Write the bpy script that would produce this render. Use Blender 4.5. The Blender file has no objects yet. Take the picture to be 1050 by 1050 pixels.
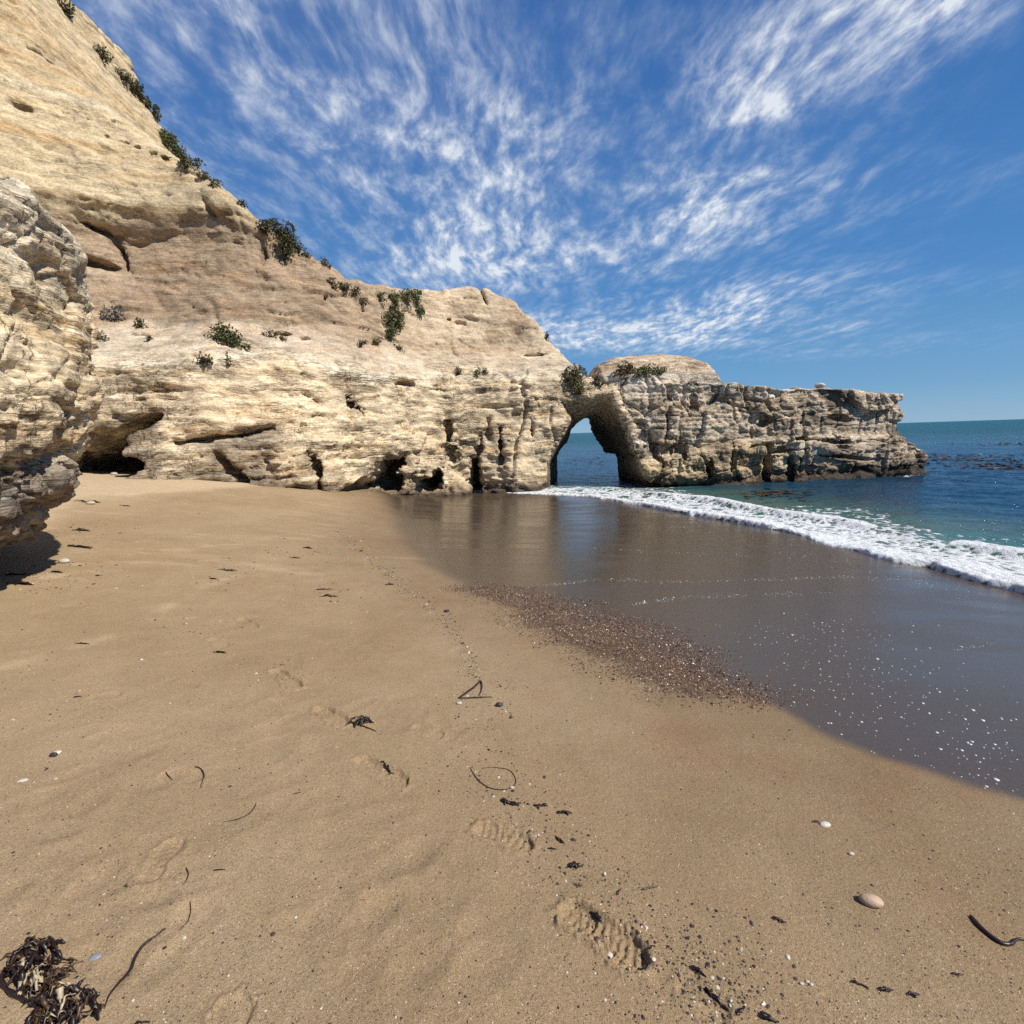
import bpy, math, random
import numpy as np
from mathutils import Vector, Matrix
from mathutils.bvhtree import BVHTree

random.seed(7)
RNG = np.random.default_rng(11)
rad = math.radians
scene = bpy.context.scene
COL = scene.collection

# ------------------------------------------------------------------ camera
PITCH, ROLL, CAMZ, FOC = rad(8.56), rad(-1.79), 2.3, 525.0
CAM = np.array([0.0, 0.0, CAMZ])
cam_mat = Matrix.Rotation(math.pi / 2 - PITCH, 4, 'X') @ Matrix.Rotation(ROLL, 4, 'Z')
cd = bpy.data.cameras.new('camera')
cd.sensor_width = 36.0
cd.lens = 18.0
cd.clip_start = 0.05
cd.clip_end = 20000
cam = bpy.data.objects.new('camera', cd)
cam.matrix_world = Matrix.Translation((0, 0, CAMZ)) @ cam_mat
COL.objects.link(cam)
scene.camera = cam
RM = np.array(cam_mat.to_3x3())

def ray(px, py):
    d = RM @ np.array([(px - 525) / FOC, -(py - 525) / FOC, -1.0])
    return d / np.linalg.norm(d)

def project(p):
    q = (np.asarray(p, float) - CAM) @ RM
    return 525 + FOC * q[..., 0] / -q[..., 2], 525 - FOC * q[..., 1] / -q[..., 2]

def at_y(px, py, Y):
    d = ray(px, py)
    return CAM + d * (Y / d[1])

def at_z(px, py, z):
    d = ray(px, py)
    return CAM + d * ((z - CAMZ) / d[2])

# ------------------------------------------------------------------ noise
_pr = np.random.default_rng(5)
PERM = _pr.permutation(256).astype(np.int32)
PERM = np.concatenate([PERM, PERM, PERM])
GR = _pr.normal(size=(256, 3)).astype(np.float32)
GR /= np.linalg.norm(GR, axis=1)[:, None]

def _perlin(x, y, z):
    xi, yi, zi = np.floor(x), np.floor(y), np.floor(z)
    xf, yf, zf = (x - xi), (y - yi), (z - zi)
    xi = xi.astype(np.int32) & 255; yi = yi.astype(np.int32) & 255; zi = zi.astype(np.int32) & 255
    u = xf * xf * xf * (xf * (xf * 6 - 15) + 10)
    v = yf * yf * yf * (yf * (yf * 6 - 15) + 10)
    w = zf * zf * zf * (zf * (zf * 6 - 15) + 10)
    def g(a, b, c):
        h = PERM[PERM[PERM[(xi + a) & 255] + ((yi + b) & 255)] + ((zi + c) & 255)]
        gr = GR[h]
        return gr[:, 0] * (xf - a) + gr[:, 1] * (yf - b) + gr[:, 2] * (zf - c)
    x00 = g(0, 0, 0); x00 += u * (g(1, 0, 0) - x00)
    x10 = g(0, 1, 0); x10 += u * (g(1, 1, 0) - x10)
    x01 = g(0, 0, 1); x01 += u * (g(1, 0, 1) - x01)
    x11 = g(0, 1, 1); x11 += u * (g(1, 1, 1) - x11)
    a = x00 + v * (x10 - x00); b = x01 + v * (x11 - x01)
    return (a + w * (b - a)) * 1.6

def noise(p, s=(1, 1, 1), off=0.0):
    """perlin, about -1..1; p (n,3)"""
    p = np.asarray(p, np.float32)
    out = np.empty(len(p), np.float32)
    for i in range(0, len(p), 200000):
        q = p[i:i + 200000]
        out[i:i + 200000] = _perlin(q[:, 0] * s[0] + off + 37.1, q[:, 1] * s[1] - off + 91.7, q[:, 2] * s[2] + off * .7 + 13.3)
    return out

def fbm(p, s=(1, 1, 1), octv=4, off=0.0, gain=.5, ridged=False):
    s = np.array(s, float); a, t, tot = 1.0, 0, 0.0
    for k in range(octv):
        n = noise(p, s * 2.03 ** k, off + k * 7.3)
        if ridged: n = 1 - 2 * np.abs(n)
        t = t + a * n; tot += a; a *= gain
    return t / tot

JT = _pr.uniform(-.42, .42, (256, 3)).astype(np.float32); RV = _pr.uniform(-1, 1, 256).astype(np.float32)
def cells(p, s, off=0.0):
    """angular blocks: random value of the nearest cell, and how near the joint between two cells is"""
    p = np.asarray(p, np.float32); val = np.empty(len(p), np.float32); gap = np.empty(len(p), np.float32)
    for i in range(0, len(p), 150000):
        q = p[i:i + 150000] * np.array(s, np.float32) + off + 50
        b = np.floor(q).astype(np.int32)
        d1 = np.full(len(q), 9., np.float32); d2 = d1.copy(); v = np.zeros(len(q), np.float32)
        for a in (-1, 0, 1):
            for c in (-1, 0, 1):
                for e in (-1, 0, 1):
                    k = b + np.array([a, c, e], np.int32)
                    h = PERM[PERM[PERM[k[:, 0] & 255] + (k[:, 1] & 255)] + (k[:, 2] & 255)]
                    d = (((k + .5 + JT[h]) - q) ** 2).sum(1)
                    m = d < d1
                    d2 = np.where(m, d1, np.minimum(d2, d)); v = np.where(m, RV[(h * 7 + 3) & 255], v); d1 = np.where(m, d, d1)
        val[i:i + 150000] = v; gap[i:i + 150000] = np.sqrt(d2) - np.sqrt(d1)
    return val, gap

def sstep(a, b, x):
    t = np.clip((x - a) / (b - a), 0, 1)
    return t * t * (3 - 2 * t)

def smin(a, b, k):
    h = np.clip(.5 + .5 * (b - a) / k, 0, 1)
    return b + (a - b) * h - k * h * (1 - h)

def smax(a, b, k):
    return -smin(-a, -b, k)

# ------------------------------------------------------------------ meshing
def surface_nets(F, org, h):
    S = F < 0
    nx, ny, nz = F.shape
    cnt = np.zeros((nx - 1, ny - 1, nz - 1), np.int8)
    for a in (0, 1):
        for b in (0, 1):
            for c in (0, 1):
                cnt += S[a:nx - 1 + a, b:ny - 1 + b, c:nz - 1 + c]
    act = (cnt > 0) & (cnt < 8)
    idx = np.full(act.shape, -1, np.int64)
    ii, jj, kk = np.nonzero(act)
    n = len(ii)
    idx[ii, jj, kk] = np.arange(n)
    acc = np.zeros((n, 3)); num = np.zeros(n)
    cor = [(a, b, c) for a in (0, 1) for b in (0, 1) for c in (0, 1)]
    for e0 in cor:
        for ax in range(3):
            if e0[ax]: continue
            e1 = list(e0); e1[ax] = 1
            f0 = F[ii + e0[0], jj + e0[1], kk + e0[2]]
            f1 = F[ii + e1[0], jj + e1[1], kk + e1[2]]
            m = (f0 < 0) != (f1 < 0)
            t = np.where(m, f0 / np.where(m, f0 - f1, 1), 0)
            q = np.tile(np.array(e0, float), (n, 1)); q[:, ax] += t
            acc[m] += q[m]; num[m] += 1
    V = (np.stack([ii, jj, kk], 1) + acc / num[:, None]) * h + np.array(org)
    faces = []
    for ax in range(3):
        sl0 = [slice(None)] * 3; sl1 = [slice(None)] * 3
        sl0[ax] = slice(0, -1); sl1[ax] = slice(1, None)
        A, B = S[tuple(sl0)], S[tuple(sl1)]
        o1, o2 = (ax + 1) % 3, (ax + 2) % 3
        m = A != B
        E = np.stack(np.nonzero(m), 1)
        ok = (E[:, o1] > 0) & (E[:, o2] > 0) & (E[:, o1] < F.shape[o1] - 1) & (E[:, o2] < F.shape[o2] - 1)
        E = E[ok]
        flip = A[E[:, 0], E[:, 1], E[:, 2]]
        def g(d1, d2):
            q = E.copy(); q[:, o1] -= d1; q[:, o2] -= d2
            return idx[q[:, 0], q[:, 1], q[:, 2]]
        quad = np.stack([g(0, 0), g(1, 0), g(1, 1), g(0, 1)], 1)
        quad[~flip] = quad[~flip][:, ::-1]
        faces.append(quad)
    return V, np.concatenate(faces)

def subdivide(V, Q):
    n = len(V)
    E = np.concatenate([Q[:, [i, (i + 1) % 4]] for i in range(4)])
    E.sort(axis=1)
    key = E[:, 0] * n + E[:, 1]
    u, inv = np.unique(key, return_inverse=True)
    a, b = u // n, u % n
    M = (V[a] + V[b]) / 2
    Cn = V[Q].mean(1)
    m = len(Q)
    e = [n + inv[i * m:(i + 1) * m] for i in range(4)]
    c = n + len(M) + np.arange(m)
    q = [np.stack([Q[:, i], e[i], c, e[i - 1]], 1) for i in range(4)]
    return np.concatenate([V, M, Cn]), np.concatenate(q)

def vnormals(V, Q):
    nf = np.cross(V[Q[:, 2]] - V[Q[:, 0]], V[Q[:, 3]] - V[Q[:, 1]])
    N = np.zeros_like(V)
    for k in range(3):
        for i in range(4):
            N[:, k] += np.bincount(Q[:, i], nf[:, k], len(V))
    return N / (np.linalg.norm(N, axis=1)[:, None] + 1e-12)

def relax(V, Q, it=1):
    for _ in range(it):
        acc = np.zeros_like(V); num = np.zeros(len(V))
        for i in range(4):
            j = (i + 1) % 4
            for a, b in ((Q[:, i], Q[:, j]), (Q[:, j], Q[:, i])):
                num += np.bincount(a, minlength=len(V))
                for k in range(3):
                    acc[:, k] += np.bincount(a, V[b, k], len(V))
        V = .4 * V + .6 * acc / np.maximum(num, 1)[:, None]
    return V

def make_mesh(name, V, F, mat, smooth=True, attrs=None, parent=None):
    """F: (m,3) or (m,4) array, or list of arrays of both widths"""
    if not isinstance(F, list): F = [np.asarray(F)]
    F = [np.asarray(f, np.int64) for f in F if len(f)]
    V = np.asarray(V, np.float32)
    me = bpy.data.meshes.new(name)
    me.vertices.add(len(V)); me.vertices.foreach_set('co', V.ravel())
    nl = sum(f.size for f in F); npoly = sum(len(f) for f in F)
    me.loops.add(nl); me.loops.foreach_set('vertex_index', np.concatenate([f.ravel() for f in F]).astype(np.int32))
    me.polygons.add(npoly)
    tot = np.concatenate([np.full(len(f), f.shape[1]) for f in F]).astype(np.int32)
    me.polygons.foreach_set('loop_start', np.concatenate([[0], np.cumsum(tot)[:-1]]).astype(np.int32))
    me.polygons.foreach_set('loop_total', tot)
    me.polygons.foreach_set('use_smooth', np.full(npoly, smooth))
    for k, a in (attrs or {}).items():
        a = np.asarray(a, np.float32)
        if a.ndim == 1:
            at = me.attributes.new(k, 'FLOAT', 'POINT'); at.data.foreach_set('value', a)
        else:
            at = me.attributes.new(k, 'FLOAT_COLOR', 'POINT')
            at.data.foreach_set('color', np.concatenate([a, np.ones((len(a), 1), np.float32)], 1).ravel())
    me.update(calc_edges=True)
    if mat: me.materials.append(mat)
    o = bpy.data.objects.new(name, me)
    COL.objects.link(o)
    if parent: o.parent = parent
    return o

def tag(o, label=None, cat=None, group=None, kind=None):
    if label: o['label'] = label
    if cat: o['category'] = cat
    if group: o['group'] = group
    if kind: o['kind'] = kind
    return o

# ------------------------------------------------------------------ material helpers
class NT:
    def __init__(self, name):
        self.m = bpy.data.materials.new(name); self.m.use_nodes = True
        self.t = self.m.node_tree; self.t.nodes.clear()
    def n(self, typ, **kw):
        nd = self.t.nodes.new(typ)
        for k, v in kw.items():
            if k == 'inp':
                for a, b in v.items(): self.set(nd, a, b)
            else: setattr(nd, k, v)
        return nd
    def set(self, nd, a, b):
        if isinstance(b, bpy.types.NodeSocket): self.t.links.new(b, nd.inputs[a])
        else: nd.inputs[a].default_value = b
    def math(self, op, a, b=0.0, c=None, clamp=False):
        nd = self.n('ShaderNodeMath', operation=op, use_clamp=clamp)
        self.set(nd, 0, a); self.set(nd, 1, b)
        if c is not None: self.set(nd, 2, c)
        return nd.outputs[0]
    def mix(self, fac, a, b, mode='MIX'):
        nd = self.n('ShaderNodeMix', data_type='RGBA', blend_type=mode)
        self.set(nd, 0, fac); self.set(nd, 6, a); self.set(nd, 7, b)
        return nd.outputs[2]
    def noise(self, vec, scale, detail=4, rough=.55, dist=0.0, out=0):
        nd = self.n('ShaderNodeTexNoise', inp={'Scale': scale, 'Detail': detail, 'Roughness': rough, 'Distortion': dist})
        if vec is not None: self.set(nd, 'Vector', vec)
        return nd.outputs[out]
    def ramp(self, fac, stops, interp='LINEAR'):
        nd = self.n('ShaderNodeValToRGB'); cr = nd.color_ramp; cr.interpolation = interp
        while len(cr.elements) < len(stops): cr.elements.new(.5)
        for e, (p, c) in zip(cr.elements, stops):
            e.position = p; e.color = (c if isinstance(c, tuple) else (c, c, c)) + (1,)
        self.set(nd, 0, fac)
        return nd.outputs[0]
    def rng(self, v, a, b, c=0.0, d=1.0, smooth=True):
        nd = self.n('ShaderNodeMapRange', interpolation_type='SMOOTHSTEP' if smooth else 'LINEAR')
        for i, x in enumerate((v, a, b, c, d)): self.set(nd, i, x)
        return nd.outputs[0]
    def attr(self, name, out='Fac'):
        return self.n('ShaderNodeAttribute', attribute_name=name).outputs[out]
    def mapping(self, vec, scale=(1, 1, 1), loc=(0, 0, 0), rot=(0, 0, 0)):
        return self.n('ShaderNodeMapping', inp={'Vector': vec, 'Scale': scale, 'Location': loc, 'Rotation': rot}).outputs[0]
    def out(self, bsdf):
        o = self.n('ShaderNodeOutputMaterial'); self.t.links.new(bsdf, o.inputs[0]); return self.m
    def bump(self, h, strength, dist, nrm=None):
        nd = self.n('ShaderNodeBump', inp={'Height': h, 'Strength': strength, 'Distance': dist})
        if nrm is not None: self.set(nd, 'Normal', nrm)
        return nd.outputs[0]
    def pos(self):
        return self.n('ShaderNodeNewGeometry').outputs['Position']
    def bsdf(self, **kw):
        nd = self.n('ShaderNodeBsdfPrincipled')
        for k, v in kw.items(): self.set(nd, k.replace('_', ' '), v)
        return nd

def rgb(r, g, b): return (r, g, b, 1.0)

def simple_mat(name, col, rough=.7, var=.35, scale=60, **kw):
    t = NT(name)
    n = t.noise(t.pos(), scale, 5)
    c = t.mix(n, rgb(*[x * (1 - var) for x in col]), rgb(*[min(1, x * (1 + var)) for x in col]))
    b = t.bsdf(Base_Color=c, Roughness=rough, Normal=t.bump(n, .5, .004), **kw)
    return t.out(b.outputs[0])

def rock_material(name):
    t = NT(name)
    P = t.pos()
    base = t.attr('albedo', 'Color')
    hard = t.attr('hard')
    warp = t.noise(P, .6, 3, out=1)
    wp = t.n('ShaderNodeVectorMath', operation='MULTIPLY_ADD', inp={0: warp, 1: (.5, .5, .35), 2: P}).outputs[0]
    lam = t.noise(t.mapping(wp, (1.5, 1.5, 22)), 1, 5, .65)           # fine bedding
    mid = t.noise(t.mapping(wp, (3, 3, 7)), 1, 8, .65)
    fine = t.noise(t.mapping(P, (1, 1, 1.6)), 16, 6, .7)
    chip = t.n('ShaderNodeTexVoronoi', inp={'Vector': t.mapping(wp, (2.3, 2.3, 6.5)), 'Scale': 1.0, 'Randomness': .95})
    chv = t.n('ShaderNodeSeparateColor', inp={0: chip.outputs['Color']}).outputs[0]
    chip2 = t.n('ShaderNodeTexVoronoi', inp={'Vector': t.mapping(wp, (6, 6, 17)), 'Scale': 1.0})
    chv2 = t.n('ShaderNodeSeparateColor', inp={0: chip2.outputs['Color']}).outputs[0]
    rough_ = t.rng(t.noise(t.mapping(P, (.45, .45, .8), (4, 9, 2)), 1, 4, .6), .38, .62)      # where the face is broken, where worn smooth
    rgh = t.math('MULTIPLY', t.math('ADD', .35, t.math('MULTIPLY', rough_, .65)), t.math('ADD', .45, t.math('MULTIPLY', hard, .55)))
    k0 = t.math('ADD', t.math('MULTIPLY', lam, .45), t.math('ADD', t.math('MULTIPLY', mid, .4), t.math('MULTIPLY', chv, .15)))
    k = t.math('ADD', .5, t.math('MULTIPLY', t.math('SUBTRACT', k0, .5), t.math('ADD', .45, rgh)))
    mul = t.rng(k, .36, .66, .62, 1.44, False)
    c = t.mix(1.0, base, t.n('ShaderNodeCombineColor', inp={0: mul, 1: mul, 2: mul}).outputs[0], 'MULTIPLY')
    f2 = t.rng(fine, .3, .7, .6, 1.42, False)
    c = t.mix(1.0, c, t.n('ShaderNodeCombineColor', inp={0: f2, 1: f2, 2: f2}).outputs[0], 'MULTIPLY')
    # thin open bedding cracks
    cl_ = t.math('ABSOLUTE', t.math('SUBTRACT', t.noise(t.mapping(wp, (.9, .9, 8.5), (3, 1, 5)), 1, 6, .6), .5))
    cl2 = t.math('ABSOLUTE', t.math('SUBTRACT', t.noise(t.mapping(wp, (2.4, 2.4, 1.1), (8, 1, 2)), 1, 5, .6), .5))
    crm = t.math('MULTIPLY', t.rng(cl_, .022, .004), t.rng(t.noise(t.mapping(P, (.8, .8, 1.6), (1, 5, 2)), 1, 3, .6), .45, .58))
    crm = t.math('MAXIMUM', crm, t.math('MULTIPLY', t.rng(cl2, .014, .003), t.rng(t.noise(t.mapping(P, (.7, .7, .7), (6, 5, 2)), 1, 3, .6), .52, .62)))
    crm = t.math('MULTIPLY', crm, t.math('ADD', .3, t.math('MULTIPLY', hard, .65)))
    c = t.mix(crm, c, t.mix(1.0, c, rgb(.28, .22, .18), 'MULTIPLY'))
    # iron staining along beds
    st = t.noise(t.mapping(wp, (.5, .5, 4), (7, 3, 9)), 1, 6, .6)
    c = t.mix(t.math('MULTIPLY', t.rng(st, .53, .68), .38), c, t.mix(1.0, c, rgb(1.05, .78, .5), 'MULTIPLY'))
    # pits and dark cracks
    pit = t.noise(t.mapping(P, (1, 1, 2.2)), 6.5, 4, .6)
    pm = t.math('MULTIPLY', t.rng(pit, .64, .71), t.math('ADD', t.math('MULTIPLY', hard, .35), .3))
    c = t.mix(t.math('MULTIPLY', pm, .75), c, t.mix(1.0, c, rgb(.3, .24, .2), 'MULTIPLY'))
    h = t.math('ADD', t.math('MULTIPLY', lam, .8), t.math('ADD', t.math('MULTIPLY', mid, 1.0), t.math('MULTIPLY', fine, .45)))
    h = t.math('ADD', t.math('MULTIPLY', h, .8), t.math('MULTIPLY', t.math('ADD', t.math('MULTIPLY', chv, .9), t.math('MULTIPLY', chv2, .5)), t.math('MULTIPLY', hard, rough_)))
    h = t.math('SUBTRACT', h, t.math('ADD', t.math('MULTIPLY', pm, 1.2), t.math('MULTIPLY', crm, .9)))
    b1 = t.bump(h, t.math('ADD', .12, t.math('MULTIPLY', rgh, .8)), .15)
    b = t.bsdf(Base_Color=c, Roughness=.93, Normal=b1)
    b.inputs['Specular IOR Level'].default_value = .2
    return t.out(b.outputs[0])

ROCK = rock_material('layered_sandstone')

# ------------------------------------------------------------------ beach heights (plan control points)
CP = np.array([
    (0, 0, .80), (2.1, 1.9, .66), (1.5, 3.2, .60), (-.5, 6.2, .5), (-2.5, 10.7, .38), (-3.4, 16, .2), (-2.8, 19.8, .06),
    (-1, 20.7, .0), (3.6, 16.6, .02), (6.5, 10, .02), (6.7, 6.4, .03), (6.9, 2, .03), (10, 8, -.5), (12, 15, -.9),
    (20, 0, -1.6), (6, 19.5, -.2), (2, 21, -.08), (-5.5, 6, 1.05), (-10.3, 14.2, 1.46), (-8.4, 13.8, 1.33), (-7.4, 14.4, 1.14),
    (-5.8, 15.6, .82), (-4.3, 18, .38), (-4, 3, .95), (-3, -3, 1.1), (3, -3, .65), (7, -6, .05), (-12.5, 13.5, 1.7),
    (-14, 8, 1.6), (-10, -10, 1.9), (6, -16, .4), (20, 20, -1.6), (3, 26, -.9), (20, -16, -1.5), (-20, 0, 2.4)], float)
def _tps(r2): return r2 * np.log(r2 + 1e-9) * .5
_d2 = ((CP[:, None, :2] - CP[None, :, :2]) ** 2).sum(2)
_n = len(CP)
_A = np.zeros((_n + 3, _n + 3)); _A[:_n, :_n] = _tps(_d2) + np.eye(_n) * .02
_A[:_n, _n] = 1; _A[:_n, _n + 1:] = CP[:, :2]; _A[_n:, :_n] = _A[:_n, _n:].T
_w = np.linalg.solve(_A, np.concatenate([CP[:, 2], [0, 0, 0]]))
def sand_z(x, y):
    x = np.atleast_1d(np.asarray(x, float)); y = np.atleast_1d(np.asarray(y, float))
    x = np.clip(x, -26, 26); y = np.clip(y, -20, 30)
    o = _w[_n] + _w[_n + 1] * x + _w[_n + 2] * y
    for i in range(_n):
        o = o + _w[i] * _tps((x - CP[i, 0]) ** 2 + (y - CP[i, 1]) ** 2)
    return np.clip(o, -3, 3)

def ground(px, py):
    """point of the beach seen at this spot of the photograph"""
    d = ray(px, py); t0 = .5
    ts = np.geomspace(.8, 60, 400)
    P = CAM + ts[:, None] * d
    g = P[:, 2] - sand_z(P[:, 0], P[:, 1])
    i = int(np.argmax(g < 0)) or len(ts) - 1
    a, b = ts[i - 1], ts[i]
    for _ in range(20):
        m = (a + b) / 2; q = CAM + m * d
        if q[2] < sand_z(q[0], q[1])[0]: b = m
        else: a = m
    return CAM + a * d

# ------------------------------------------------------------------ light
SUN_EL, SUN_AZ = 46.0, 30.0          # azimuth: degrees behind the camera's right hand
sd = Vector((math.cos(rad(SUN_AZ)) * math.cos(rad(SUN_EL)), -math.sin(rad(SUN_AZ)) * math.cos(rad(SUN_EL)), math.sin(rad(SUN_EL))))
sl = bpy.data.lights.new('sun', 'SUN'); sl.energy = 5.0; sl.angle = rad(.53); sl.color = (1, .94, .85)
so = bpy.data.objects.new('sun', sl); so.rotation_euler = sd.to_track_quat('Z', 'Y').to_euler(); so.location = (20, -10, 30)
COL.objects.link(so)
# ------------------------------------------------------------------ the rocks
SKY = np.array([(-400, -420), (-60, -175), (-36, -85), (-8, -42), (22, 2), (42, 55), (101, 102), (156, 143), (205, 176), (248, 210), (300, 250), (338, 270),
                (352, 284), (380, 290), (430, 294), (470, 292), (500, 296), (530, 308), (545, 326), (560, 346), (580, 368),
                (604, 382), (630, 396), (680, 470), (900, 520)], float)
YB_X = np.array([-26, -20, -17, -15, -13.4, -12, -10.8, -9.6, -8.4, -7.4, -5.8, -4.3, -2.8, -1, 1.3, 5, 9], float)
YB_Y = np.array([2, 6.4, 8.6, 10.4, 12.2, 13.3, 13.7, 13.8, 13.9, 14.5, 15.7, 18, 19.8, 20.6, 20.9, 21.2, 21.6], float)
def yb(x):
    return (np.interp(x - .5, YB_X, YB_Y) + np.interp(x, YB_X, YB_Y) * 2 + np.interp(x + .5, YB_X, YB_Y)) / 4
RZ = np.array([-2, 0, .5, 2.2, 3.6, 4.4, 4.8, 5.2, 5.8, 7.0, 8.5, 9.15, 9.4, 11, 14, 20], float)
RR = np.array([-.1, 0, 0, .02, .15, .3, .75, 1.5, 2.5, 2.95, 3.45, 3.2, 3.0, 3.7, 5.0, 7.8], float)
def retreat(z): return np.interp(z, RZ, RR)

def crest_table(xs, yfun, zlo, zhi):
    zs = np.linspace(zlo, zhi, 700); out = []
    for x in xs:
        P = np.stack([np.full_like(zs, x), yfun(x, zs), zs], 1)
        px, py = project(P)
        s = np.interp(px, SKY[:, 0], SKY[:, 1])
        below = py > s
        i = int(np.argmin(below)) if not below.all() else len(zs) - 1
        out.append(zs[i])
    return np.array(out)
CX = np.linspace(-24, 7, 140)
CZ = crest_table(CX, lambda x, z: yb(x) + retreat(z), 2.0, 20.0)
CZ = np.clip(CZ, 2.5, 19.0)

def poly_sdf(X, Z, poly):
    d = np.full(X.shape, 1e9, np.float32); ins = np.zeros(X.shape, bool)
    n = len(poly)
    for i in range(n):
        ax, az = poly[i]; bx, bz = poly[(i + 1) % n]
        ex, ez = bx - ax, bz - az
        wx, wz = X - ax, Z - az
        t = np.clip((wx * ex + wz * ez) / (ex * ex + ez * ez), 0, 1)
        d = np.minimum(d, (wx - ex * t) ** 2 + (wz - ez * t) ** 2)
        c = ((az > Z) != (bz > Z)) & (X < ex * (Z - az) / (ez if abs(ez) > 1e-9 else 1e-9) + ax)
        ins ^= c
    return np.sqrt(d) * np.where(ins, -1, 1)

ARCH_F = [(553, 522), (555, 500), (558, 480), (566, 462), (577, 444), (584, 428), (572, 410), (598, 405), (629, 399), (641, 424), (649, 450), (656, 475), (664, 495), (668, 522)]
ARCH_B = [(568, 522), (570, 500), (570, 468), (577, 458), (583, 448), (586, 438), (592, 429), (602, 425), (612, 424), (617, 438), (627, 455), (632, 470), (634, 495), (634, 522)]
YF, YK = 20.7, 25.2
PF = np.array([at_y(a, b, YF)[[0, 2]] for a, b in ARCH_F])
PK = np.array([at_y(a, b, YK)[[0, 2]] for a, b in ARCH_B])

def carve_tunnel(F, xs, ys, zs):
    i0, i1 = np.searchsorted(xs, [PF[:, 0].min() - 1.2, PF[:, 0].max() + 1.2])
    k0, k1 = 0, np.searchsorted(zs, PF[:, 1].max() + 1.2)
    X, Z = np.meshgrid(xs[i0:i1], zs[k0:k1], indexing='ij')
    for j, y in enumerate(ys):
        t = np.clip((y - YF) / (YK - YF), -.12, 1.15)
        d = poly_sdf(X, Z, PF + (PK - PF) * t)
        F[i0:i1, j, k0:k1] = np.maximum(F[i0:i1, j, k0:k1], -d)

def carve(F, xs, ys, zs, c, r, ang=0.0):
    """rotated ellipsoid (in the x-z plane) cut out of a field"""
    R = max(r) * 1.3 + .3
    i0, i1 = np.searchsorted(xs, [c[0] - R, c[0] + R]); j0, j1 = np.searchsorted(ys, [c[1] - R, c[1] + R]); k0, k1 = np.searchsorted(zs, [c[2] - R, c[2] + R])
    X, Y, Z = np.meshgrid(xs[i0:i1] - c[0], ys[j0:j1] - c[1], zs[k0:k1] - c[2], indexing='ij')
    if X.size == 0: return
    ca, sa = math.cos(ang), math.sin(ang)
    u, w = X * ca + Z * sa, -X * sa + Z * ca
    k = np.sqrt((u / r[0]) ** 2 + (Y / r[1]) ** 2 + (w / r[2]) ** 2)
    d = (k - 1) * min(r) * np.where(k < 1, 1, 1)
    S = F[i0:i1, j0:j1, k0:k1]
    F[i0:i1, j0:j1, k0:k1] = np.maximum(S, -d.astype(np.float32))

def in_tunnel(p):
    m = np.ones(len(p))
    s = np.nonzero((p[:, 0] > 0) & (p[:, 0] < 7) & (p[:, 1] > 21.3) & (p[:, 1] < 26))[0]
    t_ = np.clip((p[s, 1] - YF) / (YK - YF), 0, 1)[:, None]
    c0, c1 = PF.mean(0), PK.mean(0)
    q = p[s][:, [0, 2]] - (c0 + (c1 - c0) * t_)
    m[s] = 1 - .8 * sstep(2.6, 1.9, np.hypot(q[:, 0], q[:, 1] * .8)) * sstep(21.3, 21.8, p[s, 1])
    return m

def grid(lo, hi, h): return np.arange(lo, hi + h / 2, h)

def noise2(A, B, sa, sb, octv=3, off=0.0):
    g = np.stack(np.meshgrid(A, B, indexing='ij'), -1).reshape(-1, 2)
    p = np.stack([g[:, 0] * sa, np.full(len(g), off), g[:, 1] * sb], 1)
    return fbm(p, octv=octv, off=off).reshape(len(A), len(B))

def on_cliff(px, py, back=0.0):
    """meeting of a view ray with the smooth cliff face"""
    d = ray(px, py); ts = np.linspace(6, 45, 1600); P = CAM + ts[:, None] * d
    f = yb(P[:, 0]) + retreat(P[:, 2]) - P[:, 1]
    i = int(np.argmax(f < 0)); q = P[i].copy(); q[1] += back
    return q

# colours: lower bedded wall, talus, brown recess, upper layer
def mixc(a, b, t): return a + (np.asarray(b, np.float32) - a) * np.asarray(t, np.float32)[:, None]

def strata(zc, p, freq, off):
    w = fbm(p, (.35, .35, .5), 3, off=off)
    q = np.stack([p[:, 0] * .06, p[:, 1] * .06, (zc + .22 * w) * freq], 1)
    return fbm(q, octv=4, off=off + 5, gain=.62)

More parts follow.
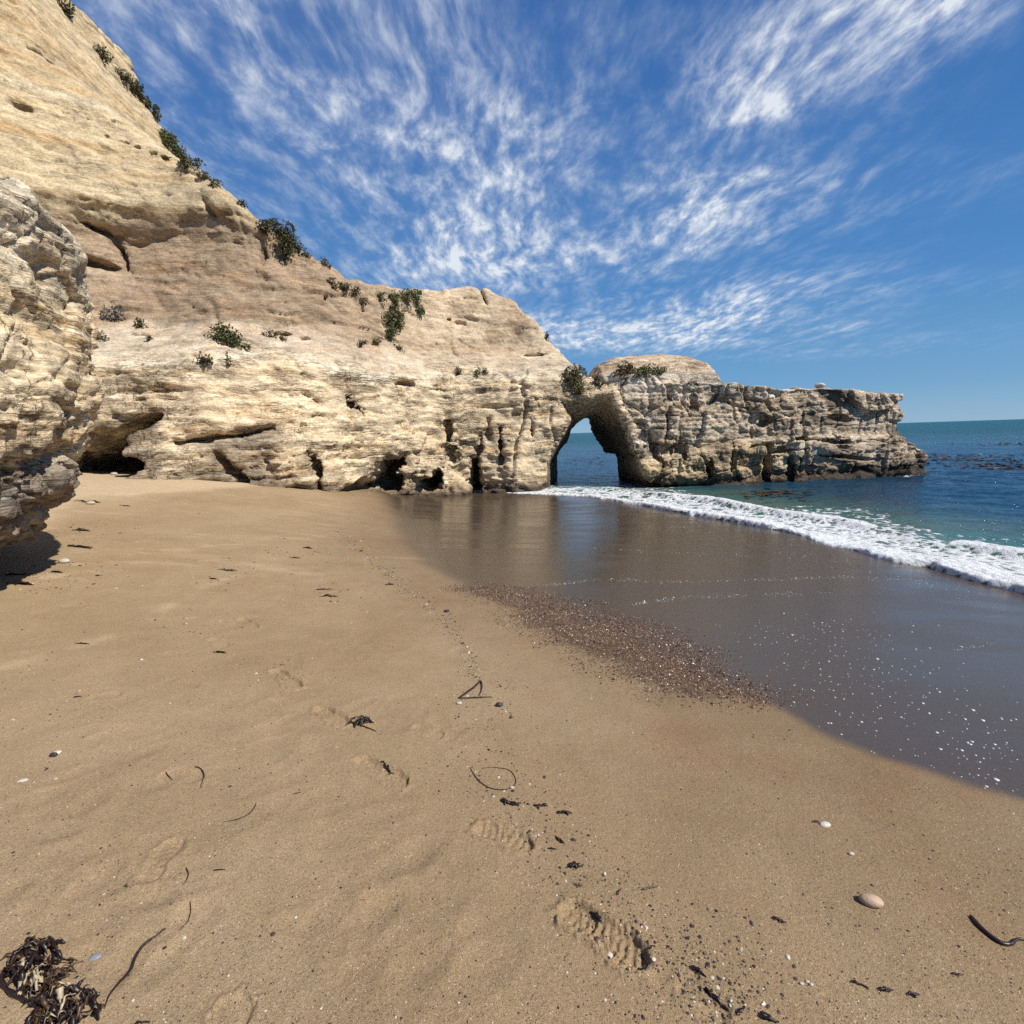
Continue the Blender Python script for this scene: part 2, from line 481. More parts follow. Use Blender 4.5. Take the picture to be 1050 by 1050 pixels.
def cliff_colour(p, n):
    x, y, z = p[:, 0], p[:, 1], p[:, 2]
    zz = z + .6 * noise(p, (.22, .22, .1), 3) + .42 * fbm(p, (.9, .9, .6), 3, off=8)
    s1 = strata(z, p, 2.6, 0); s2 = strata(z, p, 7.0, 20)
    b1 = fbm(p, (.5, .5, .9), 4, off=40); b2 = fbm(p, (1.7, 1.7, 3.5), 4, off=60)
    low = mixc(np.tile(np.array([.66, .51, .33], np.float32), (len(p), 1)), (.50, .345, .175), sstep(.0, .5, s1 + .35 * b1))
    low = mixc(low, (.76, .645, .47), sstep(.05, .5, s2 - .1) * .85)
    low = mixc(low, (.44, .33, .21), sstep(.2, .65, b2) * .45)
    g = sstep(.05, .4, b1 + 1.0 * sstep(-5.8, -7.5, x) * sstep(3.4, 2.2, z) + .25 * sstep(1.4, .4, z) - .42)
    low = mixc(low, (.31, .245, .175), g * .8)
    low = mixc(low, (.74, .64, .48), sstep(.4, 0, np.abs(zz - 4.75)) * .7 * sstep(-.3, .3, b1))
    tal = mixc(np.tile(np.array([.58, .46, .325], np.float32), (len(p), 1)), (.44, .325, .215), sstep(-.2, .5, b1))
    tal = mixc(tal, (.6, .5, .38), sstep(.1, .6, b2) * .6)
    right = sstep(-5.5, -2.5, x)
    mid = mixc(np.tile(np.array([.295, .20, .125], np.float32), (len(p), 1)), (.39, .285, .187), sstep(-.3, .5, b1))
    mid = mixc(mid, (.45, .345, .23), sstep(.1, .6, s2) * .4)
    mid = mixc(mid, tal * np.array([.98, .95, .9], np.float32), right * .85 + .1)
    up = mixc(np.tile(np.array([.50, .385, .235], np.float32), (len(p), 1)), (.47, .32, .165), sstep(-.1, .5, s1 + .2 * b1))
    up = mixc(up, (.58, .48, .33), sstep(.05, .5, s2 + .2 * b1) * .75)
    up = mixc(up, (.36, .25, .14), sstep(.25, .6, -s1 + .2 * b2) * .6)
    up = mixc(up, tal, right * .8)
    c = mixc(low, tal, sstep(4.7, 5.1, zz)); c = mixc(c, mid, sstep(5.5, 6.2, zz + .5 * right)); c = mixc(c, up, sstep(8.9, 9.4, zz + .15 * b2))
    c = c * np.array([.96, 1.0, 1.035], np.float32) * (1.0 + .24 * fbm(p, (.3, .3, .6), 4, off=180) + .12 * fbm(p, (.1, .1, .1), 2, off=184))[:, None]
    # tide-stained foot, then shade painted into the arch interior
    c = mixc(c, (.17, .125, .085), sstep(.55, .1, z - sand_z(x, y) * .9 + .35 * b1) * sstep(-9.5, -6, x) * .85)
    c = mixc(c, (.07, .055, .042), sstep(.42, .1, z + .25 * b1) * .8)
    c = mixc(c, (.10, .078, .06), sstep(21.6, 22.2, y) * sstep(3.1, 2.3, z + .4 * b1) * sstep(.2, 1.2, x) * .85)  # tide stain inside the arch, carried higher to paint in its shade
    return c, sstep(5.2, 4.6, zz)

def cliff_disp(p, n, hard, amp=1.0):
    """relief along the normal, metres: ledges of the beds, lumps, fissures"""
    z = p[:, 2]
    w = fbm(p, (.4, .4, .4), 3, off=11)
    q = np.stack([p[:, 0] * .16, p[:, 1] * .16, (z + .35 * w) * 2.2], 1)
    beds = fbm(q, octv=5, off=3, gain=.62)
    lump = fbm(p, (.55, .55, .7), 4, off=70)
    fine = fbm(p, (2.4, 2.4, 4.5), 4, off=90, gain=.6)
    fis = noise(np.stack([p[:, 0] + .5 * w, p[:, 1], z * .25], 1), (.55, .55, .5), 33)
    fis = np.exp(-(fis / .045) ** 2) * sstep(-.1, .35, noise(p, (.4, .4, .3), 44))
    pit = fbm(p, (3.6, 3.6, 7), 3, off=120)
    crk = noise(np.stack([p[:, 0] * .3, p[:, 1] * .3, z + .5 * w], 1), (1, 1, 1.5), 27)
    crk = np.exp(-(crk / .05) ** 2) * sstep(.0, .35, noise(p, (.5, .5, .9), 47))
    d = beds * (.12 + .12 * hard) + lump * .26 + fine * (.085 + .06 * hard) - fis * (.10 + .18 * hard) - (.10 - .07 * hard) * sstep(.3, .6, pit) - crk * .14
    cv, cg = cells(p + (.25 * w)[:, None], (.85, .85, 1.9)); cv2, cg2 = cells(p + (.1 * w)[:, None], (2.1, 2.1, 5.0), 9)
    brk = sstep(-.15, .3, fbm(p, (.4, .4, .6), 3, off=130))
    d = d * (.75 + .25 * brk) + hard * brk * (cv * .09 + cv2 * .05 - .06 * sstep(.10, .0, cg)) + (1 - hard) * brk * cv2 * .03
    return amp * d

print('cliff')
h = .115
xs, ys, zs = grid(-20.5, 6, h), grid(4, 33, h), grid(-1.2, 18.6, h)
B = .42 * noise2(xs, zs, .33, .28, 3, 1.0) + .16 * noise2(xs, zs, 1.1, .8, 3, 9.0)
# buttresses between the caves
bx = np.array([-9.6, -6.6, -5.3, -3.4, -2.2, .2]); 
but = sum(.34 * np.exp(-((xs - b) / .75) ** 2) for b in bx)
B = B - but[:, None] * sstep(3.4, 1.2, zs)[None, :]
zw = zs[None, :] + .45 * noise2(xs, zs * 0, .22, 0, 2, 3.0)
RT = np.interp(zw, RZ, RR) + B
yy = yb(xs); sl = 1 / np.sqrt(1 + np.gradient(yy, xs) ** 2)
F = ((yy[:, None] + RT)[:, None, :] - ys[None, :, None]).astype(np.float32) * sl[:, None, None].astype(np.float32) * .9
zt = np.interp(xs, CX, CZ) + .22 * noise2(xs, np.array([0.]), .8, 0, 4, 6.0)[:, 0]
back = ys[None, :] - (yy + np.interp(np.interp(xs, CX, CZ), RZ, RR))[:, None]
ZT = zt[:, None] + np.minimum(0, -.05 * back)
F = smax(F, (zs[None, None, :] - ZT[:, :, None]).astype(np.float32), .35)
F = np.maximum(F, (xs - 5.2)[:, None, None].astype(np.float32) + .4 * B[:, None, :].astype(np.float32))
F = np.maximum(F, (back - 7)[:, :, None].astype(np.float32))
carve_tunnel(F, xs, ys, zs)
for px, py, r, a in [(92, 476, (1.25, 4.6, .55), .72), (90, 484, (1.5, 4.2, .42), .1), (136, 438, (.85, 2.4, .16), .42), (215, 449, (1.0, .75, .13), .12), (262, 442, (.7, .4, .07), .3),
                     (233, 482, (.75, .7, .13), -1.0), (329, 489, (.13, 2.6, .58), 0), (322, 470, (.12, .5, .3), .3),
                     (398, 480, (.6, 3.4, .25), .6), (374, 499, (.6, 3.2, .24), .15), (392, 496, (.62, 3.4, .36), 0), (439, 497, (.52, 3.2, .34), -.1), (449, 488, (.2, 2.4, .3), 0), (487, 492, (.24, 2.6, .95), .0),
                     (491, 462, (.1, .5, .7), -.2), (415, 394, (.4, .7, .13), 0), (446, 399, (.3, .5, .07), 0), (500, 440, (.07, .35, .6), 0),
                     (55, 64, (2.1, .45, .055), -.32), (10, 105, (1.6, .4, .04), -.25), (135, 150, (1.8, .4, .04), -.3), (300, 345, (1.2, .35, .05), -.15), (550, 365, (1.1, .4, .06), -.1), (470, 330, (.7, .3, .05), -.2), (495, 305, (.1, .4, .6), .4), (150, 345, (.8, .3, .04), .1), (513, 455, (.06, .5, 1.1), .05), (462, 450, (.05, .4, .9), .1), (120, 258, (.12, .45, .95), .45), (104, 236, (.75, .5, .1), -.35), (95, 270, (.8, .5, .16), -.2),
                     (213, 215, (.1, .4, .6), .5), (268, 262, (.1, .4, .5), -.1), (545, 440, (.06, .3, .5), .1), (365, 420, (.06, .3, .7), .7)]:
    c = on_cliff(px, py, .1)
    carve(F, xs, ys, zs, c, r, a)
V, Q = surface_nets(F, (xs[0], ys[0], zs[0]), h)
del F
V = relax(V, Q, 1)
V, Q = subdivide(V, Q)
N = vnormals(V, Q)
_, hard = cliff_colour(V, N)
V = V + N * (cliff_disp(V, N, hard) * in_tunnel(V))[:, None]
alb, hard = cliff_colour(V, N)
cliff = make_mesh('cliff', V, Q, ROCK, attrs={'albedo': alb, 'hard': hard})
tag(cliff, kind='structure')
cliffV, cliffQ = V, Q

print('headland')
h = .08
xs, ys, zs = grid(-.2, 19.6, h), grid(19.4, 26.8, h), grid(-1.2, 6.8, h)
HX = np.array([-2, 1.3, 3.5, 5, 7, 9, 11, 14, 16, 17.6, 19.5]); HY = np.array([21.3, 21.3, 21.0, 20.65, 20.5, 20.6, 20.9, 21.4, 21.8, 22.2, 22.9])
yf = np.interp(xs, HX, HY)
HTOP = [(596, 404), (625, 396), (700, 392), (728, 391), (760, 394), (800, 398), (840, 396), (862, 395), (880, 399), (915, 401), (925, 402)]
ht = np.array([at_y(a, b, 21.3 + .0) for a, b in HTOP])
HR = np.array([at_y(a, b, 22.9) for a, b in [(914, 399), (918, 404), (916, 416), (921, 424), (915, 436), (920, 447), (931, 456), (944, 462), (951, 469), (948, 480), (945, 490), (945, 560)]])
zt = np.interp(xs, ht[:, 0], ht[:, 2])
xr = np.interp(-zs, -HR[:, 2], HR[:, 0])
B = .35 * noise2(xs, zs, .45, .5, 3, 2.0) + .12 * noise2(xs, zs, 1.6, 1.6, 3, 5.0)
prof = np.interp(zs, [-2, -.2, .15, .4, 1.2, 1.65, 1.85, 3, 5, 7], [-.3, -.1, .3, .05, -.1, .0, .42, .5, .62, 1.2])
low = np.interp(xs, [2, 5, 9.9, 10.4, 19], [0, 1, 1, .35, .3])
tilt = np.interp(xs, [5, 10, 19], [-.5, .25, .2])
PR = np.stack([np.interp(zs - t_, [-2, -.2, .1, .4, 1.1, 1.45, 1.7, 3, 5, 7], [-.3, -.1, .3, .05, -.1, .0, .42, .5, .62, 1.2]) * (.35 + .65 * l_) for t_, l_ in zip(tilt, low)])
F = ((yf[:, None] + PR + B)[:, None, :] - ys[None, :, None]).astype(np.float32)
yk = 25.3 - .35 * np.maximum(0, xs - 14) + .5 * noise2(xs, np.array([0.]), .5, 0, 3, 8.)[:, 0]
F = np.maximum(F, (ys[None, :] - yk[:, None])[:, :, None].astype(np.float32))
ZT = zt + .08 * noise2(xs, np.array([0.]), 1.6, 0, 4, 4.0)[:, 0]
F = smax(F, np.broadcast_to((zs[None, :] - ZT[:, None])[:, None, :], F.shape).astype(np.float32), .12)
E = (xs[:, None] - xr[None, :])[:, None, :] + .14 * ((ys - 23.0) ** 2)[None, :, None] + .25 * B[:, None, :]
F = smax(F, (E * .85).astype(np.float32), .1)
# mound on the roof of the arch
MD = np.array([at_y(a, b, 23.2) for a, b in [(560, 392), (604, 388), (612, 374), (632, 365), (668, 362), (704, 365), (723, 371), (728, 388), (733, 402)]])
mz = np.interp(xs, MD[:, 0], MD[:, 2])
M = zs[None, None, :] - mz[:, None, None] + (.28 * np.maximum(0, 23.4 - ys) ** 2 + .2 * np.maximum(0, ys - 24) ** 2)[None, :, None] + .35 * B[:, None, :]
M = np.maximum(M * .8, (MD[1, 0] - .3 - xs)[:, None, None])
M = np.maximum(M, (yf[:, None] + .75 - ys[None, :])[:, :, None] + .3 * B[:, None, :])
M = np.maximum(M, (xs - MD[-2, 0])[:, None, None] + .5 * B[:, None, :])
M = np.maximum(M, (ys - 25.2)[None, :, None])
F = smin(F, M.astype(np.float32), .15)
carve_tunnel(F, xs, ys, zs)
for px, py, r, a in [(687, 425, (.09, .9, .95), -.1), (668, 412, (.22, .5, .45), .2), (716, 412, (.1, .6, .5), .1), (672, 460, (.1, .7, 1.0), .25),
                     (750, 470, (.09, .9, .7), 0), (726, 480, (.1, .7, .5), .1), (787, 475, (.14, 1.0, .85), 0), (812, 480, (.12, .9, .6), 0), (822, 455, (.1, .9, 1.5), 0),
                     (840, 452, (1.6, .5, .08), -.08), (860, 468, (1.8, .5, .09), -.12), (765, 420, (.35, .4, .25), 0), (785, 432, (.4, .5, .22), .2),
                     (868, 430, (.9, .45, .14), -.15), (800, 462, (1.2, .5, .08), .05), (640, 384, (.6, .5, .2), .2), (700, 455, (.07, .5, .8), .1)]:
    q = at_y(px, py, 21.0)
    c = np.array([q[0], np.interp(q[0], HX, HY) + .25, q[2]]); c = at_y(px, py, c[1])
    carve(F, xs, ys, zs, c, r, a)
V, Q = surface_nets(F, (xs[0], ys[0], zs[0]), h)
del F, M, E
V = relax(V, Q, 1)
V, Q = subdivide(V, Q)
N = vnormals(V, Q)

def headland_disp(p, n):
    x, y, z = p.T
    w = fbm(p, (.5, .5, .5), 3, off=15)
    w2 = fbm(p, (1.1, 1.1, 1.1), 3, off=55)
    u = x + .5 * w + .12 * z
    cell = noise(np.stack([np.floor(u / .62 + .3 * w2) * 3.7, np.zeros_like(x), np.floor((z + .3 * w) / .36) * 5.1], 1))
    cell2 = noise(np.stack([np.floor(u / .3 + .5 * w2) * 2.7, np.ones_like(x), np.floor((z + .3 * w2) / .17) * 3.1], 1))
    jt = noise(np.stack([u, y * .6, z * .14], 1), (.95, .95, .5), 21); jt = np.exp(-(jt / .07) ** 2)
    jt2 = noise(np.stack([u - .35 * z, y * .6, z * .1], 1), (1.7, 1.2, .6), 71); jt2 = np.exp(-(jt2 / .06) ** 2) * sstep(0, .3, noise(p, (.5, .5, .5), 73))
    bd = noise(np.stack([x * .12, y * .12, z + .3 * w], 1), (1, 1, 2.1), 25); bd = np.exp(-(bd / .09) ** 2)
    fine = fbm(p, (2.6, 2.6, 3.2), 5, off=91, gain=.6)
    k = sstep(4.75, 4.35, z + .2 * w)
    cv, cg = cells(p + (.15 * w)[:, None], (.62, .62, .62)); cv2, cg2 = cells(p + (.1 * w2)[:, None], (1.7, 1.7, 2.4), 9); cv3, _ = cells(p, (4.2, 4.2, 7.5), 17)
    return ((cv * .17 + cv2 * .055 + cv3 * .03 - .11 * sstep(.07, 0, cg) - .03 * sstep(.09, 0, cg2)) * (.35 + .65 * k) + w2 * .08 + fine * .085) * (1 - .45 * sstep(16.5, 17.6, x)) - jt * .16 * k * sstep(-.1, .3, w) - jt2 * .12 * k - bd * .05 * k
def headland_colour(p, n):
    x, y, z = p.T
    b1 = fbm(p, (.5, .5, .7), 4, off=41); b2 = fbm(p, (1.8, 1.8, 2.6), 4, off=61); s2 = strata(z, p, 5.0, 30)
    c = np.tile(np.array([.52, .425, .305], np.float32), (len(p), 1))
    c = mixc(c, (.44, .335, .225), sstep(-.1, .4, b1)); c = mixc(c, (.68, .6, .48), sstep(-.05, .45, b2) * .85)
    c = mixc(c, (.3, .23, .16), sstep(.1, .5, s2) * .5)
    c = mixc(c, (.68, .6, .48), sstep(3.4, 4.2, z + .5 * b1) * .6)
    ylow = sstep(1.75, 1.3, z - np.interp(x, [5, 10, 19], [-.45, .25, .2]) + .25 * b1) * sstep(4.8, 5.4, x) * sstep(13, 9.5, x)
    c = mixc(c, (.64, .49, .28), ylow * .85)
    c = mixc(c, (.17, .135, .10), sstep(.02, .4, fbm(p, (.45, .45, .8), 4, off=77)) * .85 * sstep(6.5, 9.5, x))
    c = mixc(c, (.25, .19, .135), sstep(.05, .4, fbm(p, (1.3, 1.3, .35), 4, off=79)) * .6)
    c = mixc(c, mixc(np.tile(np.array([.56, .44, .30], np.float32), (len(p), 1)), (.44, .32, .2), sstep(-.1, .4, b2)), sstep(4.5, 4.8, z) * .9)
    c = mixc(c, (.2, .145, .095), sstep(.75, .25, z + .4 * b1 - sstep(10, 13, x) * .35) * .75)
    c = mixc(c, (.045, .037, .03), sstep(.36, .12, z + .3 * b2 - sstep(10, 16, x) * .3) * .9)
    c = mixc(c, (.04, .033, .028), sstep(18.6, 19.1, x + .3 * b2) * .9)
    c = mixc(c, (.10, .078, .06), sstep(21.1, 21.7, y) * sstep(3.1, 2.3, z + .4 * b1) * sstep(6.2, 5.0, x) * .85)  # arch's inner wall: tide stain low down, painted shade above it
    return c
V = V + N * (headland_disp(V, N) * in_tunnel(V) * (1 - .6 * sstep(.35, .8, N[:, 2])))[:, None]
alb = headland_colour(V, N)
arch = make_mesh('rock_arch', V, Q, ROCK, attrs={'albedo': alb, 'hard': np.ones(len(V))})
tag(arch, 'long fissured rock headland pierced by a tall wave-cut arch, standing in the sea', 'rock arch')
archV, archQ = V, Q

print('outcrop')
h = .05
xs, ys, zs = grid(-9.6, -2.4, h), grid(1.6, 10.5, h), grid(.6, 6.0, h)
e = ray(80, 450)[:2]; e = e / np.linalg.norm(e); pp = np.array([-e[1], e[0]]) * -1
U0 = 7.2
sil = []
for a, b in [(-200, 90), (-90, 158), (-40, 190), (0, 213), (40, 236), (74, 255), (84, 272), (83, 318), (88, 365), (97, 398), (95, 430), (80, 462), (70, 482), (59, 503), (46, 529), (30, 545), (0, 550), (-60, 560), (-120, 580), (-220, 625), (-300, 660)]:
    d = ray(a, b); d = d * (U0 / (d[:2] @ e)); sil.append((d[2] + CAMZ, d[:2] @ pp))
sil = np.array(sil)[::-1]
X, Y = np.meshgrid(xs, ys, indexing='ij')
U = X * e[0] + Y * e[1]; W = X * pp[0] + Y * pp[1]
wz = np.interp(zs, sil[:, 0], sil[:, 1])
du = U - U0
curve = np.where(du < 0, .26 * np.maximum(-du - .3, 0) + .07 * du ** 2, .16 * du ** 2)
F = ((W + curve)[:, :, None] - wz[None, None, :]).astype(np.float32)
F *= .75
F += (.16 * noise2(ys, zs, .8, .8, 3, 12.)[None, :, :]).astype(np.float32)
F = np.maximum(F, (-3.0 - W - 0)[:, :, None] - 2)
for px, py, Yp, r, a in [(20, 442, 5.2, (.38, .5, .1), .5), (62, 440, 7.0, (.3, .4, .07), .4), (55, 258, 7.0, (.42, .5, .06), -.05), (25, 274, 6.5, (.45, .45, .05), -.25), (40, 496, 6.6, (.4, .3, .06), .2), (70, 470, 7.4, (.25, .5, .16), .4)]:
    d = ray(px, py); ts = np.linspace(4, 14, 900); P_ = CAM + ts[:, None] * d
    f = P_[:, :2] @ pp + np.where(P_[:, :2] @ e < U0, .07, .16) * (P_[:, :2] @ e - U0) ** 2 - np.interp(P_[:, 2], sil[:, 0], sil[:, 1])
    i = int(np.argmax(f < 0)); carve(F, xs, ys, zs, P_[i], r, a)
V, Q = surface_nets(F, (xs[0], ys[0], zs[0]), h)
del F
V = relax(V, Q, 1)
V, Q = subdivide(V, Q)
N = vnormals(V, Q)
def outcrop_colour(p):
    x, y, z = p.T
    b1 = fbm(p, (.8, .8, 1.2), 4, off=141); b2 = fbm(p, (2.4, 2.4, 5), 4, off=161); s1 = strata(z, p, 4, 130); s2 = strata(z, p, 11, 150)
    c = mixc(np.tile(np.array([.72, .58, .38], np.float32), (len(p), 1)), (.54, .36, .17), sstep(0, .5, s1 + .4 * b1))
    c = mixc(c, (.70, .62, .48), sstep(.05, .5, s2) * .85); c = mixc(c, (.46, .36, .24), sstep(.25, .6, b2) * .4)
    gt = sstep(3.72, 3.95, z + .25 * b1)
    c = mixc(c, mixc(np.tile(np.array([.62, .58, .5], np.float32), (len(p), 1)), (.46, .41, .34), sstep(-.1, .4, b2)), gt * .45)
    gb = sstep(2.45, 2.1, z + .35 * b1)
    gcol = mixc(np.tile(np.array([.24, .20, .16], np.float32), (len(p), 1)), (.46, .43, .38), sstep(.15, .6, b2))
    gcol = mixc(gcol, (.16, .135, .105), sstep(.05, .5, -b2 - s2 * .5))
    c = mixc(c, gcol, gb * .92)
    c = mixc(c, (.68, .67, .65), sstep(.35, .6, fbm(p, (1.3, 1.3, 1.3), 4, off=171)) * gb * sstep(1.5, 1.9, z) * .8)
    return c
w = fbm(V, (.9, .9, .9), 3, off=115)
q = np.stack([V[:, 0] * .35, V[:, 1] * .35, (V[:, 2] + .25 * w + .12 * V[:, 1]) * 4.5], 1)
gb = sstep(2.6, 2.1, V[:, 2])
ds = fbm(q, octv=5, off=103, gain=.62) * .085 + fbm(V, (1.3, 1.3, 1.8), 4, off=171) * .12 - .10 * np.exp(-(noise(q, (1, 1, .55), 175) / .06) ** 2) * sstep(-.1, .3, noise(V, (.8, .8, 1.5), 177)) + fbm(V, (5, 5, 9), 4, off=191, gain=.6) * (.035 + .06 * gb)
cv, cg = cells(V + (.2 * w)[:, None], (1.3, 1.3, 2.6)); cv2, cg2 = cells(V, (3.6, 3.6, 8), 9); cv3, _ = cells(V, (8, 8, 16), 19)
brk = sstep(-.2, .3, fbm(V, (.7, .7, 1), 3, off=135))
ds = ds * .85 + (.45 + .55 * np.maximum(brk, gb)) * (cv * .07 + cv2 * .035 + cv3 * .014 - .05 * sstep(.09, 0, cg))
V = V + N * ds[:, None]
outc = make_mesh('rock_outcrop', V, Q, ROCK, attrs={'albedo': outcrop_colour(V), 'hard': np.ones(len(V)) * .8})
tag(outc, 'pale overhanging sandstone outcrop with grey foot, shading the sand below', 'rock outcrop')
outV, outQ = V, Q
# ------------------------------------------------------------------ beach
print('sand')
def polar(radii, angs, center=(0.0, 0.0)):
    A, R = np.meshgrid(angs, radii)
    x = center[0] + R * np.sin(A); y = center[1] + R * np.cos(A)
    nr, na = A.shape
    i = np.arange(nr * na).reshape(nr, na)
    Q = np.stack([i[:-1, :-1], i[1:, :-1], i[1:, 1:], i[:-1, 1:]], -1).reshape(-1, 4)[:, ::-1]
    return x.ravel(), y.ravel(), Q

def line_dist(x, y, L):
    """distance to a polyline, sign + on its left side, and position along it"""
    best = np.full(len(x), 1e9); sg = np.ones(len(x)); al = np.zeros(len(x)); acc = 0.0
    for i in range(len(L) - 1):
        a, b = L[i], L[i + 1]; e = b - a; l = math.hypot(*e)
        wx, wy = x - a[0], y - a[1]
        t = np.clip((wx * e[0] + wy * e[1]) / l ** 2, 0, 1)
        d = np.hypot(wx - t * e[0], wy - t * e[1])
        m = d < best
        best[m] = d[m]; sg[m] = np.sign(e[0] * wy - e[1] * wx)[m]; al[m] = (acc + t * l)[m]
        acc += l
    return best * sg, al

# edge of the wet swash, and front edge of the foam, from far to near
WET = np.array([ground(a, b)[:2] for a, b in [(372, 500), (388, 508), (396, 525), (404, 545), (420, 568), (450, 590), (490, 607), (560, 628), (640, 655), (700, 682), (760, 712), (830, 748), (900, 780), (980, 806), (1048, 826)]])
WET = np.concatenate([[WET[0] + (-.8, 4)], WET, [[2.5, 1.2], [2.9, 0], [3.4, -3], [4, -16]]])
FRONT = np.array([at_z(a, b, .03)[:2] for a, b in [(575, 507), (605, 508), (640, 515), (700, 525), (760, 537), (800, 544), (830, 552), (846, 562), (890, 570), (920, 578), (960, 582), (985, 590), (1020, 601), (1048, 608)]])
FRONT = np.concatenate([[[-1.5, 21.5]], FRONT, [[6.9, 4], [7.0, 0], [7.2, -6], [6.5, -30]]])
GRAV = np.array([ground(a, b)[:2] for a, b in [(478, 604), (520, 622), (560, 650), (600, 668), (640, 690), (700, 708), (770, 716), (742, 690), (715, 665), (660, 642), (590, 620), (530, 606), (500, 600)]])

rr = np.concatenate([np.geomspace(.04, .75, 30)[:-1], np.geomspace(.75, 30, 1150)[:-1], np.geomspace(30, 6000, 60)])
aa = np.concatenate([np.linspace(-180, -60, 40)[:-1], np.linspace(-60, 60, 960), np.linspace(60, 180, 40)[1:]]) * math.pi / 180
x, y, Q = polar(rr, aa)
z = sand_z(x, y)
P2 = np.stack([x, y, np.zeros_like(x)], 1)
far = np.hypot(x, y)
z = np.where(far > 30, np.where(x + y * .3 > 4, -3.0, z), z)
wd, wal = line_dist(x, y, WET)      # + = left of the far->near direction = seaward
fd, fal = line_dist(x, y, FRONT)
edge = wd + .10 * fbm(P2, (.9, .9, 1), 3, off=5) + .035 * fbm(P2, (5, 5, 1), 2, off=6)
soft = .10 + .035 * np.clip(far, 0, 25) * sstep(3, 8, far)
wet = sstep(-.4, 1.0, edge / soft)
damp = sstep(-1.9, .1, wd + .5 * fbm(P2, (.45, .45, 1), 3, off=9))
# dry pale drift sand towards the cliff foot
dry = sstep(1.12, 1.32, z + .10 * fbm(P2, (.35, .8, 1), 3, off=14)) * sstep(7, 11, y)
dry = np.maximum(dry, .55 * sstep(.25, .55, fbm(P2, (.35, 1.6, 1), 4, off=17)) * sstep(5, 8, y) * sstep(0, -3, x))
DRYP = np.array([ground(a, b)[:2] for a, b in [(30, 560), (70, 520), (92, 508), (130, 509), (200, 504), (250, 500), (300, 497), (310, 489), (120, 482), (60, 478), (20, 520)]])
ddp = poly_sdf(x.astype(np.float32), y.astype(np.float32), DRYP)
dry = np.maximum(dry * .6, .9 * sstep(.25, -.35, ddp + .5 * fbm(P2, (.5, 1.2, 1), 4, off=19)))
for L_, w_, a_ in [([(0, 598), (50, 592), (95, 588)], .12, .8), ([(110, 567), (160, 564), (235, 557)], .16, .7), ([(60, 578), (120, 577), (210, 580)], .1, .6), ([(-20, 690), (60, 668), (140, 642), (190, 610), (245, 588)], .05, .55), ([(215, 575), (260, 580), (320, 588)], .1, .5), ([(340, 545), (300, 552), (200, 548)], .2, .4)]:
    dl, _ = line_dist(x, y, np.array([ground(a, b)[:2] for a, b in L_]))
    dry = np.maximum(dry, a_ * .85 * np.exp(-((dl + .25 * w_ * fbm(P2, (1.5, 1.5, 1), 3, off=27)) / (1.5 * w_)) ** 2) * sstep(-.15, .35, fbm(P2, (2.2, 5, 1), 4, off=23)))
relief = .012 * fbm(P2, (.7, .9, 1), 3, off=2) + .005 * fbm(P2, (3, 3, 1), 3, off=3) + .0016 * fbm(P2, (18, 18, 1), 3, off=4)
z = z + relief * (1 - .92 * wet) * sstep(40, 20, far)
scuff = np.zeros_like(z)

def foot(px0, py0, px1, py1, depth=.014, width=.095, tread=1, shoe=1.0):
    """shoe print from heel (0) to toe (1)"""
    a = ground(px0, py0)[:2]; b = ground(px1, py1)[:2]
    L = np.linalg.norm(b - a); ex = (b - a) / L; c = (a + b) / 2
    sel = np.nonzero((np.abs(x - c[0]) < L) & (np.abs(y - c[1]) < L))[0]
    u = ((x[sel] - a[0]) * ex[0] + (y[sel] - a[1]) * ex[1]) / L
    v = -(x[sel] - a[0]) * ex[1] + (y[sel] - a[1]) * ex[0]
    pp_ = np.stack([x[sel], y[sel], np.zeros(len(sel))], 1)
    wob = .016 * fbm(pp_, (20, 20, 1), 3, off=3)
    hw = width / 2 * np.interp(u, [0, .05, .18, .45, .7, .9, 1.0], [.3, .68, .8, .66, 1.0, .78, .3])
    dv = np.abs(v - .01 * np.sin(u * 3)) - hw + wob
    du = (np.abs(u - .5) - .5) * L + wob
    d = np.maximum(dv, du)
    dip = -depth * sstep(.006, -.012, d) * np.interp(u, [0, .2, .5, .75, 1], [1.0, .9, .55, .9, 1.15])
    rim = .45 * depth * np.exp(-((d - .014) / .012) ** 2) * (1 + .8 * noise(pp_, (30, 30, 1), 9))
    tr = tread * .30 * depth * np.sin((u * L + .35 * np.abs(v) + .012 * noise(pp_, (12, 12, 1), 5)) * 2 * math.pi / .029) * sstep(-.006, -.018, d) * (.6 + .6 * noise(pp_, (16, 16, 1), 6))
    crumb = .6 * depth * fbm(pp_, (60, 60, 1), 3, off=21) * sstep(.05, .0, d)
    z[sel] += dip + rim + tr + crumb
    scuff[sel] = np.maximum(scuff[sel], sstep(.03, -.01, d) * .6)

foot(578, 930, 664, 992, .019, .125, .75)
foot(489, 849, 545, 868, .013, .10, .9)
foot(366, 778, 416, 805, .013, .10, .15)
foot(326, 726, 354, 744, .016, .1, .5)
foot(280, 688, 306, 706, .018, .1, .5)
foot(425, 745, 452, 757, .009, .1, .6)
foot(246, 634, 262, 645, .014, .1, .4)
foot(150, 905, 185, 860, .008, .1, 1.2)
foot(90, 716, 124, 713, .006, .1, .3)
foot(216, 655, 232, 664, .007, .1, .2)
foot(700, 1005, 745, 1050, .006, .1, .2)
foot(215, 1050, 258, 1036, .008, .1, .2)
foot(330, 612, 348, 606, .010, .1, .2)
foot(372, 565, 380, 585, .008, .1, .2)
foot(170, 792, 206, 800, .005, .1, .2)
